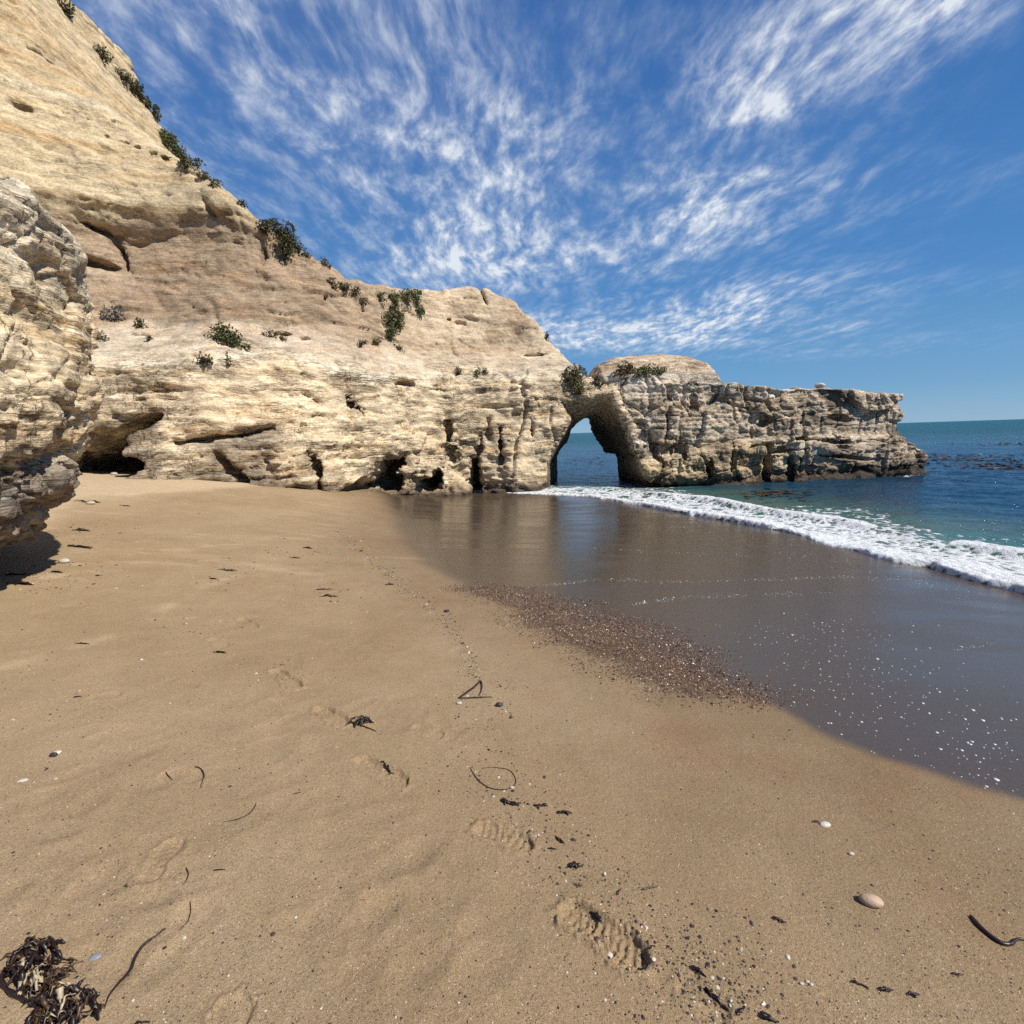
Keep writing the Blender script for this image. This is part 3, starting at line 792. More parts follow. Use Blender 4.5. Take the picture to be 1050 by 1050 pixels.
# many worn old prints, soft dimples
for _ in range(260):
    px, py = random.uniform(20, 520), random.uniform(530, 1000)
    if px > 380 and py < 640: continue
    g = ground(px, py); s = random.uniform(.06, .15); a = random.uniform(0, 3.14)
    sel = np.nonzero((np.abs(x - g[0]) < .5) & (np.abs(y - g[1]) < .5))[0]
    u = (x[sel] - g[0]) * math.cos(a) + (y[sel] - g[1]) * math.sin(a); v = -(x[sel] - g[0]) * math.sin(a) + (y[sel] - g[1]) * math.cos(a)
    k_ = (u / s) ** 2 + (v / s / .5) ** 2; z[sel] -= random.uniform(.0015, .0048) * (np.exp(-k_) - .45 * np.exp(-(np.sqrt(k_) - 1.5) ** 2 * 6))

S_RR, S_AA, S_Z = rr, aa, z.reshape(len(rr), len(aa))
gd = poly_sdf(x.astype(np.float32), y.astype(np.float32), GRAV)
gm = sstep(.12, -.15, gd + .25 * fbm(P2, (2.2, 2.2, 1), 3, off=31))

t = NT('beach_sand')
P = t.pos()
wetA, dampA, dryA, gravA = t.attr('wet'), t.attr('damp'), t.attr('dry'), t.attr('gravelly')
g1 = t.noise(P, 330, 2, .7); g2 = t.noise(P, 90, 3, .6); m1 = t.noise(P, 4, 5, .6); m2 = t.noise(P, .7, 4, .55)
c = t.mix(dampA, rgb(.345, .25, .147), rgb(.25, .176, .103))
c = t.mix(t.rng(m2, .35, .7), c, t.mix(1.0, c, rgb(.86, .83, .79), 'MULTIPLY'))
c = t.mix(dryA, c, rgb(.50, .38, .24))
mu = t.rng(g1, .3, .7, .5, 1.5, False)
mu2 = t.math('MULTIPLY', mu, t.rng(g2, .3, .7, .86, 1.14, False))
mu2 = t.math('MULTIPLY', mu2, t.rng(m1, .3, .7, .93, 1.07, False))
c = t.mix(1.0, c, t.n('ShaderNodeCombineColor', inp={0: mu2, 1: mu2, 2: mu2}).outputs[0], 'MULTIPLY')
# dark and pale single grains
vor = t.n('ShaderNodeTexVoronoi', inp={'Vector': P, 'Scale': 170.0})
vr = t.n('ShaderNodeSeparateColor', inp={0: vor.outputs['Color']})
near = t.rng(vor.outputs['Distance'], .42, .25)
c = t.mix(t.math('MULTIPLY', near, t.math('MULTIPLY', t.math('GREATER_THAN', vr.outputs[0], .935), .8)), c, rgb(.05, .035, .028))
c = t.mix(t.math('MULTIPLY', near, t.math('MULTIPLY', t.math('GREATER_THAN', vr.outputs[1], .965), .75)), c, rgb(.6, .54, .44))
red = t.rng(t.noise(P, 1.6, 4), .5, .72)
c = t.mix(t.math('MULTIPLY', t.math('MULTIPLY', red, dampA), .45), c, t.mix(1.0, c, rgb(1.0, .72, .62), 'MULTIPLY'))
c = t.mix(gravA, c, rgb(.10, .062, .042))
wcol = t.mix(t.rng(g1, .3, .7), rgb(.034, .025, .017), rgb(.13, .096, .066))
c = t.mix(wetA, c, wcol)
rip = t.noise(t.mapping(P, (3, 9, 1), rot=(0, 0, .35)), 1, 4, .55)
wave = t.noise(t.mapping(P, (.6, 2.2, 1), rot=(0, 0, .35)), 1, 3, .5)
hgt = t.math('ADD', t.math('MULTIPLY', g1, 1.0), t.math('MULTIPLY', g2, 1.2))
bs = t.math('SUBTRACT', 1.0, t.math('MULTIPLY', wetA, .93))
bn = t.bump(hgt, t.math('MULTIPLY', bs, .85), .0035)
bn2 = t.bump(t.math('ADD', rip, t.math('MULTIPLY', g2, .5)), t.math('MULTIPLY', wetA, .3), .006, bn)
ro = t.math('ADD', t.rng(wetA, 0, 1, .92, .11, False), t.math('MULTIPLY', t.math('MULTIPLY', wetA, t.rng(wave, .35, .65)), .16))
ro = t.math('SUBTRACT', ro, t.math('MULTIPLY', t.math('MULTIPLY', dampA, t.math('SUBTRACT', 1.0, wetA)), .12))
b = t.bsdf(Base_Color=c, Roughness=ro, Normal=bn2)
b.inputs['IOR'].default_value = 1.36
t.set(b, 'Specular IOR Level', t.rng(wetA, 0, 1, .25, .45, False))
SAND = t.out(b.outputs[0])
sand = make_mesh('sand_beach', np.stack([x, y, z], 1), Q, SAND, attrs={'wet': wet, 'damp': damp, 'dry': dry, 'gravelly': gm * .8})
tag(sand, kind='structure')
del P2

# ------------------------------------------------------------------ sea
print('sea')
rr = np.concatenate([np.geomspace(3.2, 70, 760)[:-1], np.geomspace(70, 9000, 90)])
aa = np.concatenate([np.linspace(-70, -8, 30)[:-1], np.linspace(-8, 55, 700)[:-1], np.linspace(55, 175, 60)]) * math.pi / 180
x, y, Q = polar(rr, aa)
P2 = np.stack([x, y, np.zeros_like(x)], 1)
far = np.hypot(x, y)
fd, fal = line_dist(x, y, FRONT)
jag = .30 * fbm(P2, (.55, .55, 1), 3, off=2) + .10 * fbm(P2, (2.5, 2.5, 1), 3, off=4)
D = fd + jag                                    # metres seaward of the foam front
deep = sstep(1, 14, D)
# swell rolling in square to the shore, chop and ripples
rot = np.stack([x * .8 + y * .6, -x * .6 + y * .8, np.zeros_like(x)], 1)
att = np.clip(1.3 - far / 60, .12, 1)
zw = .10 * fbm(rot, (.32, .12, 1), 3, off=1) * deep
zw += .075 * fbm(rot, (1.05, .38, 1), 4, off=7, ridged=True, gain=.55) * (.25 + .75 * deep) * att
zw += .014 * fbm(P2, (3.2, 3.2, 1), 3, off=9) * att
# the bore: steep front, broken crest, second small breaker behind
broad = np.interp(y, [5, 9, 14, 18, 21], [1.15, 1.1, .8, .5, .4]) * np.clip(.95 + .6 * fbm(np.stack([fal * .42, fal * 0, fal * 0], 1), octv=2), .3, 1.3)
bore = np.where(D < 0, np.exp(-(D / .10) ** 2), np.exp(-(D / (.75 * broad)) ** 2))
zw += .14 * bore * broad * sstep(20.6, 18.5, y)
D2 = D - 1.9 - .35 * noise(np.stack([fal * .35, fal * 0, fal * 0], 1), off=5)
mask2 = sstep(-.35, .6, noise(np.stack([fal * .22 + 1.3, fal * 0, fal * 0], 1), off=8) + .15)
b2 = np.where(D2 < 0, np.exp(-(D2 / .2) ** 2), np.exp(-(D2 / .6) ** 2)) * mask2
zw += .17 * b2
zw -= .35 * sstep(-.02, -.3, D)                # drops under the sand landward of the front
lace = fbm(P2, (1.6, 1.6, 1), 4, off=61, ridged=True, gain=.6)
clump = fbm(P2, (3.5, 3.5, 1), 4, off=71)
zw += (.035 * clump + .02 * fbm(P2, (9, 9, 1), 3, off=81)) * bore
dens = sstep(1.4, .15, D / (broad * 1.0) + .35 * clump) * sstep(-.12, .02, D)
foam = np.clip(dens * 1.15 + .85 * b2 * sstep(-.3, .3, D2 + .3 + clump * .5), 0, 1.2)
foam = np.maximum(foam, .55 * sstep(3.6, 1.4, D) * sstep(.0, .45, lace))
foam = np.maximum(foam, .4 * sstep(7.5, 3, D) * sstep(.25, .6, lace) * sstep(-.1, .3, noise(P2, (.3, .3, 1), 17)))
# a fringe of foam at the foot of the arch rock
hx = np.interp(x, HX, HY) - y
foam = np.maximum(foam, .6 * sstep(.5, .0, np.abs(hx + .1 + .3 * clump)) * sstep(8, 5, x) * (x > 0))
foam = np.maximum(foam, .45 * sstep(.35, .0, np.abs(hx - .1 + .4 * clump)) * sstep(.05, .5, noise(P2, (.9, .9, 1), 23)) * (x > 8) * (x < 19))
foam = foam * (far < 70)
shallow = sstep(8.0, 1.5, D + .8 * fbm(P2, (.3, .3, 1), 3, off=91))
t = NT('sea_water')
P = t.pos()
fo, sh, ds_ = t.attr('foam'), t.attr('shallow'), t.attr('distance')
deepc = t.mix(t.rng(t.noise(P, .12, 3), .3, .7), rgb(.005, .034, .075), rgb(.012, .058, .105))
farc = rgb(.02, .115, .15)
deepc = t.mix(ds_, deepc, farc)
kel = t.math('MULTIPLY', t.rng(t.noise(t.mapping(P, (.16, .42, 1), rot=(0, 0, .12)), 1, 5, .6), .52, .64), t.math('SUBTRACT', 1.0, sh))
deepc = t.mix(t.math('MULTIPLY', kel, .55), deepc, rgb(.006, .012, .016))
wc = t.mix(sh, deepc, t.mix(t.rng(t.noise(P, .5, 3), .35, .65), rgb(.055, .145, .118), rgb(.085, .135, .095)))
r1 = t.noise(t.mapping(P, (2.2, 4.5, 1), rot=(0, 0, -.5)), 1, 6, .62)
r2 = t.noise(t.mapping(P, (.5, 1.3, 1), rot=(0, 0, -.6)), 1, 5, .6)
wn = t.bump(t.math('ADD', t.math('MULTIPLY', r1, .4), t.math('MULTIPLY', r2, 1.0)), 1.0, t.rng(ds_, 0, 1, .24, 1.0, False))
wb = t.bsdf(Base_Color=wc, Roughness=t.rng(ds_, 0, 1, .14, .34, False), Normal=wn)
t.set(wb, 'Specular IOR Level', t.rng(ds_, 0, 1, .5, .2, False))
wb.inputs['IOR'].default_value = 1.333
fn = t.noise(P, 14, 6, .7); fn2 = t.n('ShaderNodeTexVoronoi', feature='SMOOTH_F1', inp={'Vector': t.mapping(P, (1, 1, 1)), 'Scale': 7.0, 'Smoothness': .4}).outputs['Distance']
fh = t.math('ADD', t.math('MULTIPLY', fn, .65), t.math('MULTIPLY', fn2, .45))
fm = t.rng(t.math('ADD', t.math('SUBTRACT', t.math('MULTIPLY', fo, 1.25), .55), t.math('MULTIPLY', t.math('SUBTRACT', fh, .5), 1.6)), -.02, .22)
fb = t.bsdf(Base_Color=t.mix(fn, rgb(.68, .70, .71), rgb(.88, .89, .89)), Roughness=.75, Normal=t.bump(fh, 1.0, .10))
mx = t.n('ShaderNodeMixShader', inp={0: t.math('MULTIPLY', fm, t.rng(fo, .02, .2)), 1: wb.outputs[0], 2: fb.outputs[0]})
SEA = t.out(mx.outputs[0])
sea = make_mesh('sea_water', np.stack([x, y, zw], 1), Q, SEA, attrs={'foam': foam, 'shallow': shallow, 'distance': sstep(30, 160, far)})
tag(sea, kind='structure')
# ------------------------------------------------------------------ plants on the rocks
print('plants')
_cache = {}
def surf(px, py, who=('cliff', 'arch')):
    """front-most rock vertex seen near this direction, and the outward normal there"""
    best = None
    for k in who:
        if k not in _cache:
            VV, QQ = {'cliff': (cliffV, cliffQ), 'arch': (archV, archQ), 'out': (outV, outQ)}[k]
            a, b_ = project(VV); _cache[k] = (VV, vnormals(VV, QQ), a, b_)
        VV, NN, a, b_ = _cache[k]
        for tol in (1.6, 4, 9):
            m = np.nonzero((np.abs(a - px) < tol) & (np.abs(b_ - py) < tol))[0]
            if len(m): break
        if not len(m): continue
        dd = np.linalg.norm(VV[m] - CAM, axis=1)
        i = m[np.argmin(dd)]
        if best is None or dd.min() < best[0]: best = (dd.min(), VV[i].copy(), NN[i].copy())
    return best

def leaf_mat(name, cols):
    t = NT(name)
    oi = t.n('ShaderNodeAttribute', attribute_name='tint').outputs['Fac']
    n = t.noise(t.pos(), 5, 3)
    f = t.math('ADD', t.math('MULTIPLY', oi, .75), t.math('MULTIPLY', n, .3), clamp=True)
    c = t.ramp(f, [(i / (len(cols) - 1), c) for i, c in enumerate(cols)])
    b = t.bsdf(Base_Color=c, Roughness=.65)
    b.inputs['Specular IOR Level'].default_value = .25
    return t.out(b.outputs[0])
LEAF = {
    'dark': leaf_mat('dark_scrub_leaves', [(.025, .030, .015), (.055, .058, .026), (.095, .088, .042), (.14, .12, .065)]),
    'green': leaf_mat('green_scrub_leaves', [(.04, .052, .02), (.078, .095, .036), (.12, .13, .055), (.18, .17, .085)]),
    'olive': leaf_mat('olive_scrub_leaves', [(.05, .052, .022), (.09, .088, .038), (.145, .13, .06), (.20, .17, .09)]),
    'brown': leaf_mat('brown_scrub_leaves', [(.045, .03, .016), (.085, .058, .028), (.13, .09, .045), (.08, .085, .035)]),
    'grey': leaf_mat('dead_grey_twigs', [(.10, .085, .07), (.16, .14, .12), (.23, .20, .17), (.28, .25, .21)])}
STEM = simple_mat('woody_stem', (.09, .065, .045), .85)

def leaves(C, size, rng, up, spread=1.0):
    n = len(C)
    d = rng.normal(size=(n, 3)) * spread + up
    d /= np.linalg.norm(d, axis=1)[:, None]
    s = np.cross(d, rng.normal(size=(n, 3))); s /= np.linalg.norm(s, axis=1)[:, None]
    nn = np.cross(d, s)
    L = size * rng.uniform(.6, 1.4, n)[:, None]
    a = C - d * L * .5; b = C + s * L * .28 + nn * L * .08; c = C + d * L * .6; e_ = C - s * L * .28 + nn * L * .08
    V = np.stack([a, b, c, e_], 1).reshape(-1, 3)
    return V, np.arange(4 * n).reshape(n, 4)

def tube_mesh(paths, radii, seg=5):
    Vs, Fs, o = [], [], 0
    for P, r in zip(paths, radii):
        P = np.asarray(P, float); n = len(P)
        r = np.full(n, r) if np.isscalar(r) else np.asarray(r)
        T = np.gradient(P, axis=0); T /= np.linalg.norm(T, axis=1)[:, None] + 1e-9
        ref = np.array([.31, .22, .92]); A = np.cross(T, ref); A /= np.linalg.norm(A, axis=1)[:, None] + 1e-9
        Bn = np.cross(T, A)
        th = np.arange(seg) * 2 * math.pi / seg
        R = P[:, None, :] + r[:, None, None] * (A[:, None, :] * np.cos(th)[None, :, None] + Bn[:, None, :] * np.sin(th)[None, :, None])
        Vs.append(R.reshape(-1, 3))
        i = np.arange(n * seg).reshape(n, seg)
        q = np.stack([i[:-1], np.roll(i[:-1], -1, 1), np.roll(i[1:], -1, 1), i[1:]], -1).reshape(-1, 4)
        cap = [np.stack([np.full(seg - 2, i[k, 0]), i[k, 1:-1], i[k, 2:]], 1) for k in (0, -1)]
        Fs.append((q + o, np.concatenate(cap) + o)); o += n * seg
    return np.concatenate(Vs), [np.concatenate([f[0] for f in Fs]), np.concatenate([f[1] for f in Fs])]

def shrub(px, py, w, h, kind, label, cat='shrub', name='cliff_shrub', shape=None, dens=1.0, group='shrubs clinging to the cliff'):
    """w, h: size in the photograph; shape: list of (dx, dy, w, h) clumps"""
    hit = surf(px, py)
    if hit is None: print('no rock', px, py); return
    dist, p0, n0 = hit
    rng = np.random.default_rng(int(px * 31 + py))
    root = bpy.data.objects.new(name, None); COL.objects.link(root); root.location = p0; root.empty_display_size = .1
    tag(root, label, cat, group)
    fwd = RM @ np.array([0, 0, -1.0])
    Vs, tints, paths, rad_, stems = [], [], [], [], []
    clumps = shape or [(0, 0, w, h)]
    for dx, dy, cw, ch in clumps:
        hh = surf(px + dx, py + dy) or hit
        if abs(hh[0] - dist) > 2.5: hh = hit
        sc = (hh[1] - CAM) @ fwd / FOC
        rx, rz = cw * sc * .56, ch * sc * .56
        n_ = hh[2] / np.linalg.norm(hh[2]); out_ = n_ * np.array([1, 1, .6]) + np.array([0, 0, .25])
        c = hh[1] + out_ * rz * .25
        m = int(np.clip(rx * rz * 5000 * dens, 80, 3000))
        # sub-clumps give an uneven outline with gaps
        k = max(6, int(5 + rx * rz * 26)); sub = rng.normal(size=(k, 3)) * .40
        pick = rng.integers(0, k, m)
        q = sub[pick] + rng.normal(size=(m, 3)) * rng.uniform(.2, .42, k)[pick][:, None]
        R = np.linalg.norm(q, axis=1); q[R > 1.2] *= (1.1 / R[R > 1.2])[:, None]
        C = c + q * np.array([rx, min(rx, rz) * .8, rz])
        lv, lf = leaves(C, float(np.clip(.055 + .09 * min(rx, rz), .055, .095)), rng, out_ * .5)
        Vs.append(lv); tints.append(np.repeat(np.clip(rng.uniform(0, 1, k)[pick] * .6 + rng.uniform(0, .5, m), 0, 1), 4))
        for j in range(min(k, 7)):
            tip = c + sub[j] * np.array([rx, min(rx, rz) * .8, rz]) * .9
            s_ = hh[1] - n_ * .05 - np.array([0, 0, rz * .4]); mid_ = (s_ + tip) / 2 + rng.normal(size=3) * .03
            paths.append([s_, mid_, tip]); rad_.append([.018, .012, .004])
        stems.append((paths, rad_)); paths, rad_ = [], []
    Vf = np.concatenate(Vs); F_ = np.arange(len(Vf)).reshape(-1, 4)
    make_mesh('foliage', Vf - p0, F_, LEAF[kind], attrs={'tint': np.concatenate(tints)}, parent=root)
    for paths, rad_ in stems:
        tv, tf = tube_mesh(paths, rad_)
        make_mesh('stem', tv - p0, tf, STEM, parent=root)

RG = 'scrub along the cliff crest'
shrub(66, 8, 14, 16, 'dark', 'dark scrub on the crest at the top edge of the picture', group=RG)
shrub(104, 57, 16, 14, 'dark', 'small dark scrub tuft, uppermost but one along the steep crest', group=RG)
shrub(134, 84, 20, 22, 'dark', 'brownish dark scrub mat on the crest above the first dip in the skyline', group=RG, shape=[(-8, -6, 14, 12), (2, 3, 16, 14), (10, 14, 12, 14)])
shrub(157, 113, 16, 20, 'dark', 'narrow dark scrub strip on the crest between two thicker mats', group=RG, shape=[(-4, -8, 9, 12), (2, 4, 10, 14)])
shrub(181, 140, 22, 24, 'green', 'thick green bush on the crest, largest along the steep skyline', group=RG, shape=[(-6, -6, 18, 16), (4, 4, 18, 18), (12, 14, 14, 12)])
shrub(203, 160, 20, 18, 'dark', 'dark ragged scrub just downhill of the thick green crest bush', group=RG, shape=[(-6, 2, 14, 16), (6, 4, 14, 12)])
shrub(222, 177, 20, 14, 'olive', 'olive scrub mat low on the crest before the bare pale stretch', group=RG, shape=[(-6, -3, 14, 10), (6, 5, 14, 9)])
shrub(248, 206, 16, 7, 'dark', 'thin dark scrub line on the lower crest', group=RG)
shrub(285, 244, 44, 34, 'dark', 'wide dark matted bush draped over the cliff shoulder', shape=[(-14, -10, 22, 12), (2, -4, 26, 20), (6, 10, 22, 18), (18, -2, 20, 14)])
shrub(312, 254, 22, 12, 'olive', 'grey-green tuft just right of the wide matted bush', shape=[(-4, -2, 14, 9), (6, 5, 10, 7)])
shrub(332, 270, 12, 10, 'brown', 'small brown tuft at the foot of the steep crest')
shrub(352, 293, 34, 12, 'olive', 'flat olive mat on the upper slope below the saddle', shape=[(-10, -3, 16, 8), (2, 0, 16, 9), (12, 6, 12, 8)])
shrub(335, 305, 5, 5, 'brown', 'tiny brown tuft left below the flat olive mat')
shrub(371, 308, 12, 7, 'dark', 'small dark tuft right of the flat olive mat')
shrub(408, 318, 56, 50, 'green', 'green creeper hanging from the bluff top in a hooked drape', cat='creeper', name='hanging_creeper', dens=1.2,
      shape=[(-18, -14, 18, 8), (-4, -12, 20, 10), (8, -16, 20, 12), (18, -13, 16, 12), (22, -2, 8, 18), (-2, 0, 12, 16), (-6, 12, 20, 20), (-8, 24, 10, 14)])
shrub(380, 353, 30, 9, 'olive', 'low olive mat beneath the hanging creeper', shape=[(-10, 0, 14, 7), (4, -1, 16, 9)])
shrub(409, 357, 13, 9, 'dark', 'small dark cushion right below the hanging creeper')
shrub(231, 350, 38, 28, 'green', 'round green bush on the ledge with a bare stem below', shape=[(-2, -2, 28, 22), (8, 2, 22, 16), (20, 6, 14, 10), (2, 18, 4, 16)])
shrub(209, 368, 18, 12, 'dark', 'dark little bush left of the round green ledge bush')
shrub(276, 344, 16, 8, 'brown', 'brown cushion on the talus right of the round ledge bush')
shrub(291, 347, 8, 7, 'brown', 'smaller dark brown cushion beside the brown one on the talus')
shrub(117, 322, 18, 18, 'grey', 'grey leafless dead bush on the slope', cat='dead bush', name='dead_bush', dens=.7)
shrub(145, 333, 13, 9, 'dark', 'dark green tuft on the slope right of the dead bush')
shrub(154, 347, 7, 8, 'dark', 'tiny dark tuft lowest on the slope right of the dead bush')
shrub(93, 335, 12, 14, 'green', 'green clump tucked against the outcrop edge, upper one')
shrub(104, 346, 12, 13, 'olive', 'olive clump below and right of the one against the outcrop edge')
shrub(471, 380, 9, 9, 'brown', 'round brown cushion above the lower wall near the arch')
shrub(489, 385, 8, 16, 'green', 'upright green plant between two dark cushions above the lower wall')
shrub(497, 381, 7, 6, 'dark', 'tiny dark cushion right of the upright green plant')
shrub(590, 389, 20, 24, 'olive', 'rounded olive bush right above the left side of the arch', shape=[(0, -2, 19, 20), (3, 8, 14, 12), (-10, -3, 10, 6)])
shrub(618, 389, 14, 10, 'brown', 'brown bush on the arch roof left of the mound')
shrub(643, 380, 16, 16, 'brown', 'brown scrub in the hollow on the mound side above the arch')
shrub(665, 382, 32, 16, 'green', 'green bush on the mound above the arch', shape=[(-6, 1, 18, 13), (4, -1, 18, 15), (12, -3, 12, 8)])
shrub(712, 391, 12, 5, 'brown', 'thin brown scrub at the right foot of the mound')
shrub(561, 345, 7, 8, 'dark', 'tiny dark bush on the falling skyline left of the arch')

# ------------------------------------------------------------------ things on the sand
print('debris')
def sandh(x_, y_):
    """height of the modelled beach surface (footprints and all)"""
    x_ = np.atleast_1d(np.asarray(x_, float)); y_ = np.atleast_1d(np.asarray(y_, float))
    r_ = np.hypot(x_, y_); a_ = np.arctan2(x_, y_)
    fi = np.interp(r_, S_RR, np.arange(len(S_RR))); fj = np.interp(a_, S_AA, np.arange(len(S_AA)))
    i = np.clip(fi.astype(int), 0, len(S_RR) - 2); j = np.clip(fj.astype(int), 0, len(S_AA) - 2)
    u, v = fi - i, fj - j
    return (S_Z[i, j] * (1 - u) * (1 - v) + S_Z[i + 1, j] * u * (1 - v) + S_Z[i, j + 1] * (1 - u) * v + S_Z[i + 1, j + 1] * u * v)
def gpt(px, py, dz=0.0):
    g = ground(px, py); g[2] = sandh(g[0], g[1])[0] + dz; return g
def gscale(g): return ((g - CAM) @ (RM @ np.array([0, 0, -1.0]))) / FOC     # metres per photo pixel

WEED = simple_mat('dark_seaweed', (.022, .012, .010), .38, .5, 80)
WEEDR = simple_mat('red_brown_seaweed', (.055, .016, .014), .4, .5, 80)
WEEDB = simple_mat('brown_kelp', (.075, .040, .018), .35, .6, 50)
PALE = simple_mat('bleached_kelp', (.42, .34, .22), .5, .3, 60)
SHELLW = simple_mat('white_shell', (.52, .48, .42), .5, .3, 160)
SHELLB = simple_mat('blue_grey_shell', (.22, .25, .30), .35, .6, 150)
TANP = simple_mat('tan_pebble', (.46, .32, .22), .6, .25, 90)
BROWNP = simple_mat('brown_pebble', (.16, .10, .065), .6, .3, 90)
DARKP = simple_mat('dark_pebble', (.035, .03, .028), .5, .3, 90)
WHITEP = simple_mat('pale_pebble', (.46, .42, .35), .6, .3, 120)

def smooth_path(P, n=24):
    P = np.asarray(P, float); m = len(P)
    if m < 3: return np.linspace(P[0], P[-1], n)
    E_ = np.concatenate([[2 * P[0] - P[1]], P, [2 * P[-1] - P[-2]]]); out_ = []
    for k in range(n):
        s = k / (n - 1) * (m - 1); i = min(int(s), m - 2); t_ = s - i
        a, b_, c, d_ = E_[i:i + 4]
        out_.append(.5 * (2 * b_ + (c - a) * t_ + (2 * a - 5 * b_ + 4 * c - d_) * t_ ** 2 + (3 * b_ - a - 3 * c + d_) * t_ ** 3))
    return np.array(out_)

def strand(name, pts, r, mat, label, cat, group=None, lift=.0, n=30, parent=None, rng=None, branches=()):
    """a stalk lying on the sand through these photo points"""
    def one(pp_, rr_):
        W_ = np.array([gpt(*q) for q in pp_]); W_ = smooth_path(W_, n)
        W_[:, 2] = sandh(W_[:, 0], W_[:, 1]) + rr_ * .75 + lift * np.sin(np.linspace(0, math.pi, n))
        return W_, rr_ * np.interp(np.linspace(0, 1, n), [0, .1, .6, 1], [.7, 1.1, 1, .35])
    Ls = [one(pts, r)] + [one(b_, r * .75) for b_ in branches]
    tv, tf = tube_mesh([l[0] for l in Ls], [l[1] for l in Ls], 6)
    c = Ls[0][0][0] if parent is None else np.zeros(3)
    o = make_mesh(name, tv - c, tf, mat)
    o.location = c
    if parent: o.parent = parent
    else: tag(o, label, cat, group)
    return o

def ribbons(paths, widths, rng, thick=.002, curl=.8):
    Vs, Fs, o = [], [], 0
    for P, wd_ in zip(paths, widths):
        n = len(P); T = np.gradient(P, axis=0); T /= np.linalg.norm(T, axis=1)[:, None] + 1e-9
        A = np.cross(T, [0, 0, 1.0]); A /= np.linalg.norm(A, axis=1)[:, None] + 1e-9
        th = rng.uniform(-.7, .7) + np.cumsum(rng.normal(size=n)) * curl * .3
        Bn = np.cross(A, T)
        D_ = A * np.cos(th)[:, None] + Bn * np.sin(th)[:, None]; Nn = np.cross(T, D_)
        w_ = wd_ * np.interp(np.linspace(0, 1, n), [0, .15, .7, 1], [.3, 1, .85, .1]) * (1 + .3 * rng.normal(size=n))
        ring = np.stack([P - D_ * w_[:, None] / 2, P - Nn * thick, P + D_ * w_[:, None] / 2, P + Nn * thick], 1)
        Vs.append(ring.reshape(-1, 3)); i = np.arange(n * 4).reshape(n, 4)
        q = np.stack([i[:-1], np.roll(i[:-1], -1, 1), np.roll(i[1:], -1, 1), i[1:]], -1).reshape(-1, 4)
        Fs.append(np.concatenate([q, i[:1], i[-1:, ::-1]]) + o); o += n * 4
    V_ = np.concatenate(Vs)
    lo = sandh(V_[:, 0], V_[:, 1]) - .001
    V_[:, 2] = np.maximum(V_[:, 2], lo)
    return V_, np.concatenate(Fs)

def weed(px, py, wpx, ang, mat, label, n=7, height=.25, width=.2, name='seaweed_scrap', cat='seaweed', group=None, aspect=.35):
    """a small tangled scrap, wpx wide in the photograph and turned by ang in plan"""
    g = gpt(px, py); s = gscale(g) * wpx * 1.15; width *= .5; height *= .8; aspect *= .55
    rng = np.random.default_rng(int(px * 17 + py * 3)); paths = []
    ca, sa = math.cos(ang), math.sin(ang)
    for k in range(n):
        c = rng.normal(size=2) * [.18, .18 * aspect]; a = rng.normal() * (.5 + aspect); l = rng.uniform(.3, .75)
        q = np.linspace(-l / 2, l / 2, 9); b_ = rng.normal() * .5
        u_ = c[0] + q * math.cos(a); v_ = (c[1] + q * math.sin(a) + b_ * q * q * 2) * (aspect + .25)
        hz = height * rng.uniform(.1, 1) * (1 - (2 * q / l) ** 2) * .5
        X_ = g[0] + s * (u_ * ca - v_ * sa); Y_ = g[1] + s * (u_ * sa + v_ * ca)
        paths.append(np.stack([X_, Y_, sandh(X_, Y_) + .002 + s * hz], 1))
    V_, F_ = ribbons(paths, s * width * rng.uniform(.5, 1.2, n), rng, min(.003, s * .03))
    o = make_mesh(name, V_ - g, F_, mat); o.location = g
    return tag(o, label, cat, group)

def ico(sub=2):
    import bmesh
    bm = bmesh.new(); bmesh.ops.create_icosphere(bm, subdivisions=sub, radius=1.0)
    bm.verts.ensure_lookup_table()
    V_ = np.array([v.co[:] for v in bm.verts]); F_ = np.array([[v.index for v in f.verts] for f in bm.faces]); bm.free()
    return V_, F_

def pebble(px, py, wpx, mat, label, name='pebble', cat='pebble', asp=(1, .7, .5), ang=0.0, sink=.35, group=None, rough_=.12):
    g = gpt(px, py); s = gscale(g) * wpx / 2
    V_, F_ = ico(3); V_ = V_ * (1 + rough_ * fbm(V_, (1.1, 1.1, 1.1), 3, off=px * .37)[:, None]); V_ = V_ * np.array(asp) * s
    ca, sa = math.cos(ang), math.sin(ang); V_ = V_ @ np.array([[ca, sa, 0], [-sa, ca, 0], [0, 0, 1]])
    V_[:, 2] += s * asp[2] * (1 - 2 * sink * .5)
    o = make_mesh(name, V_, F_, mat); o.location = g
    return tag(o, label, cat, group)

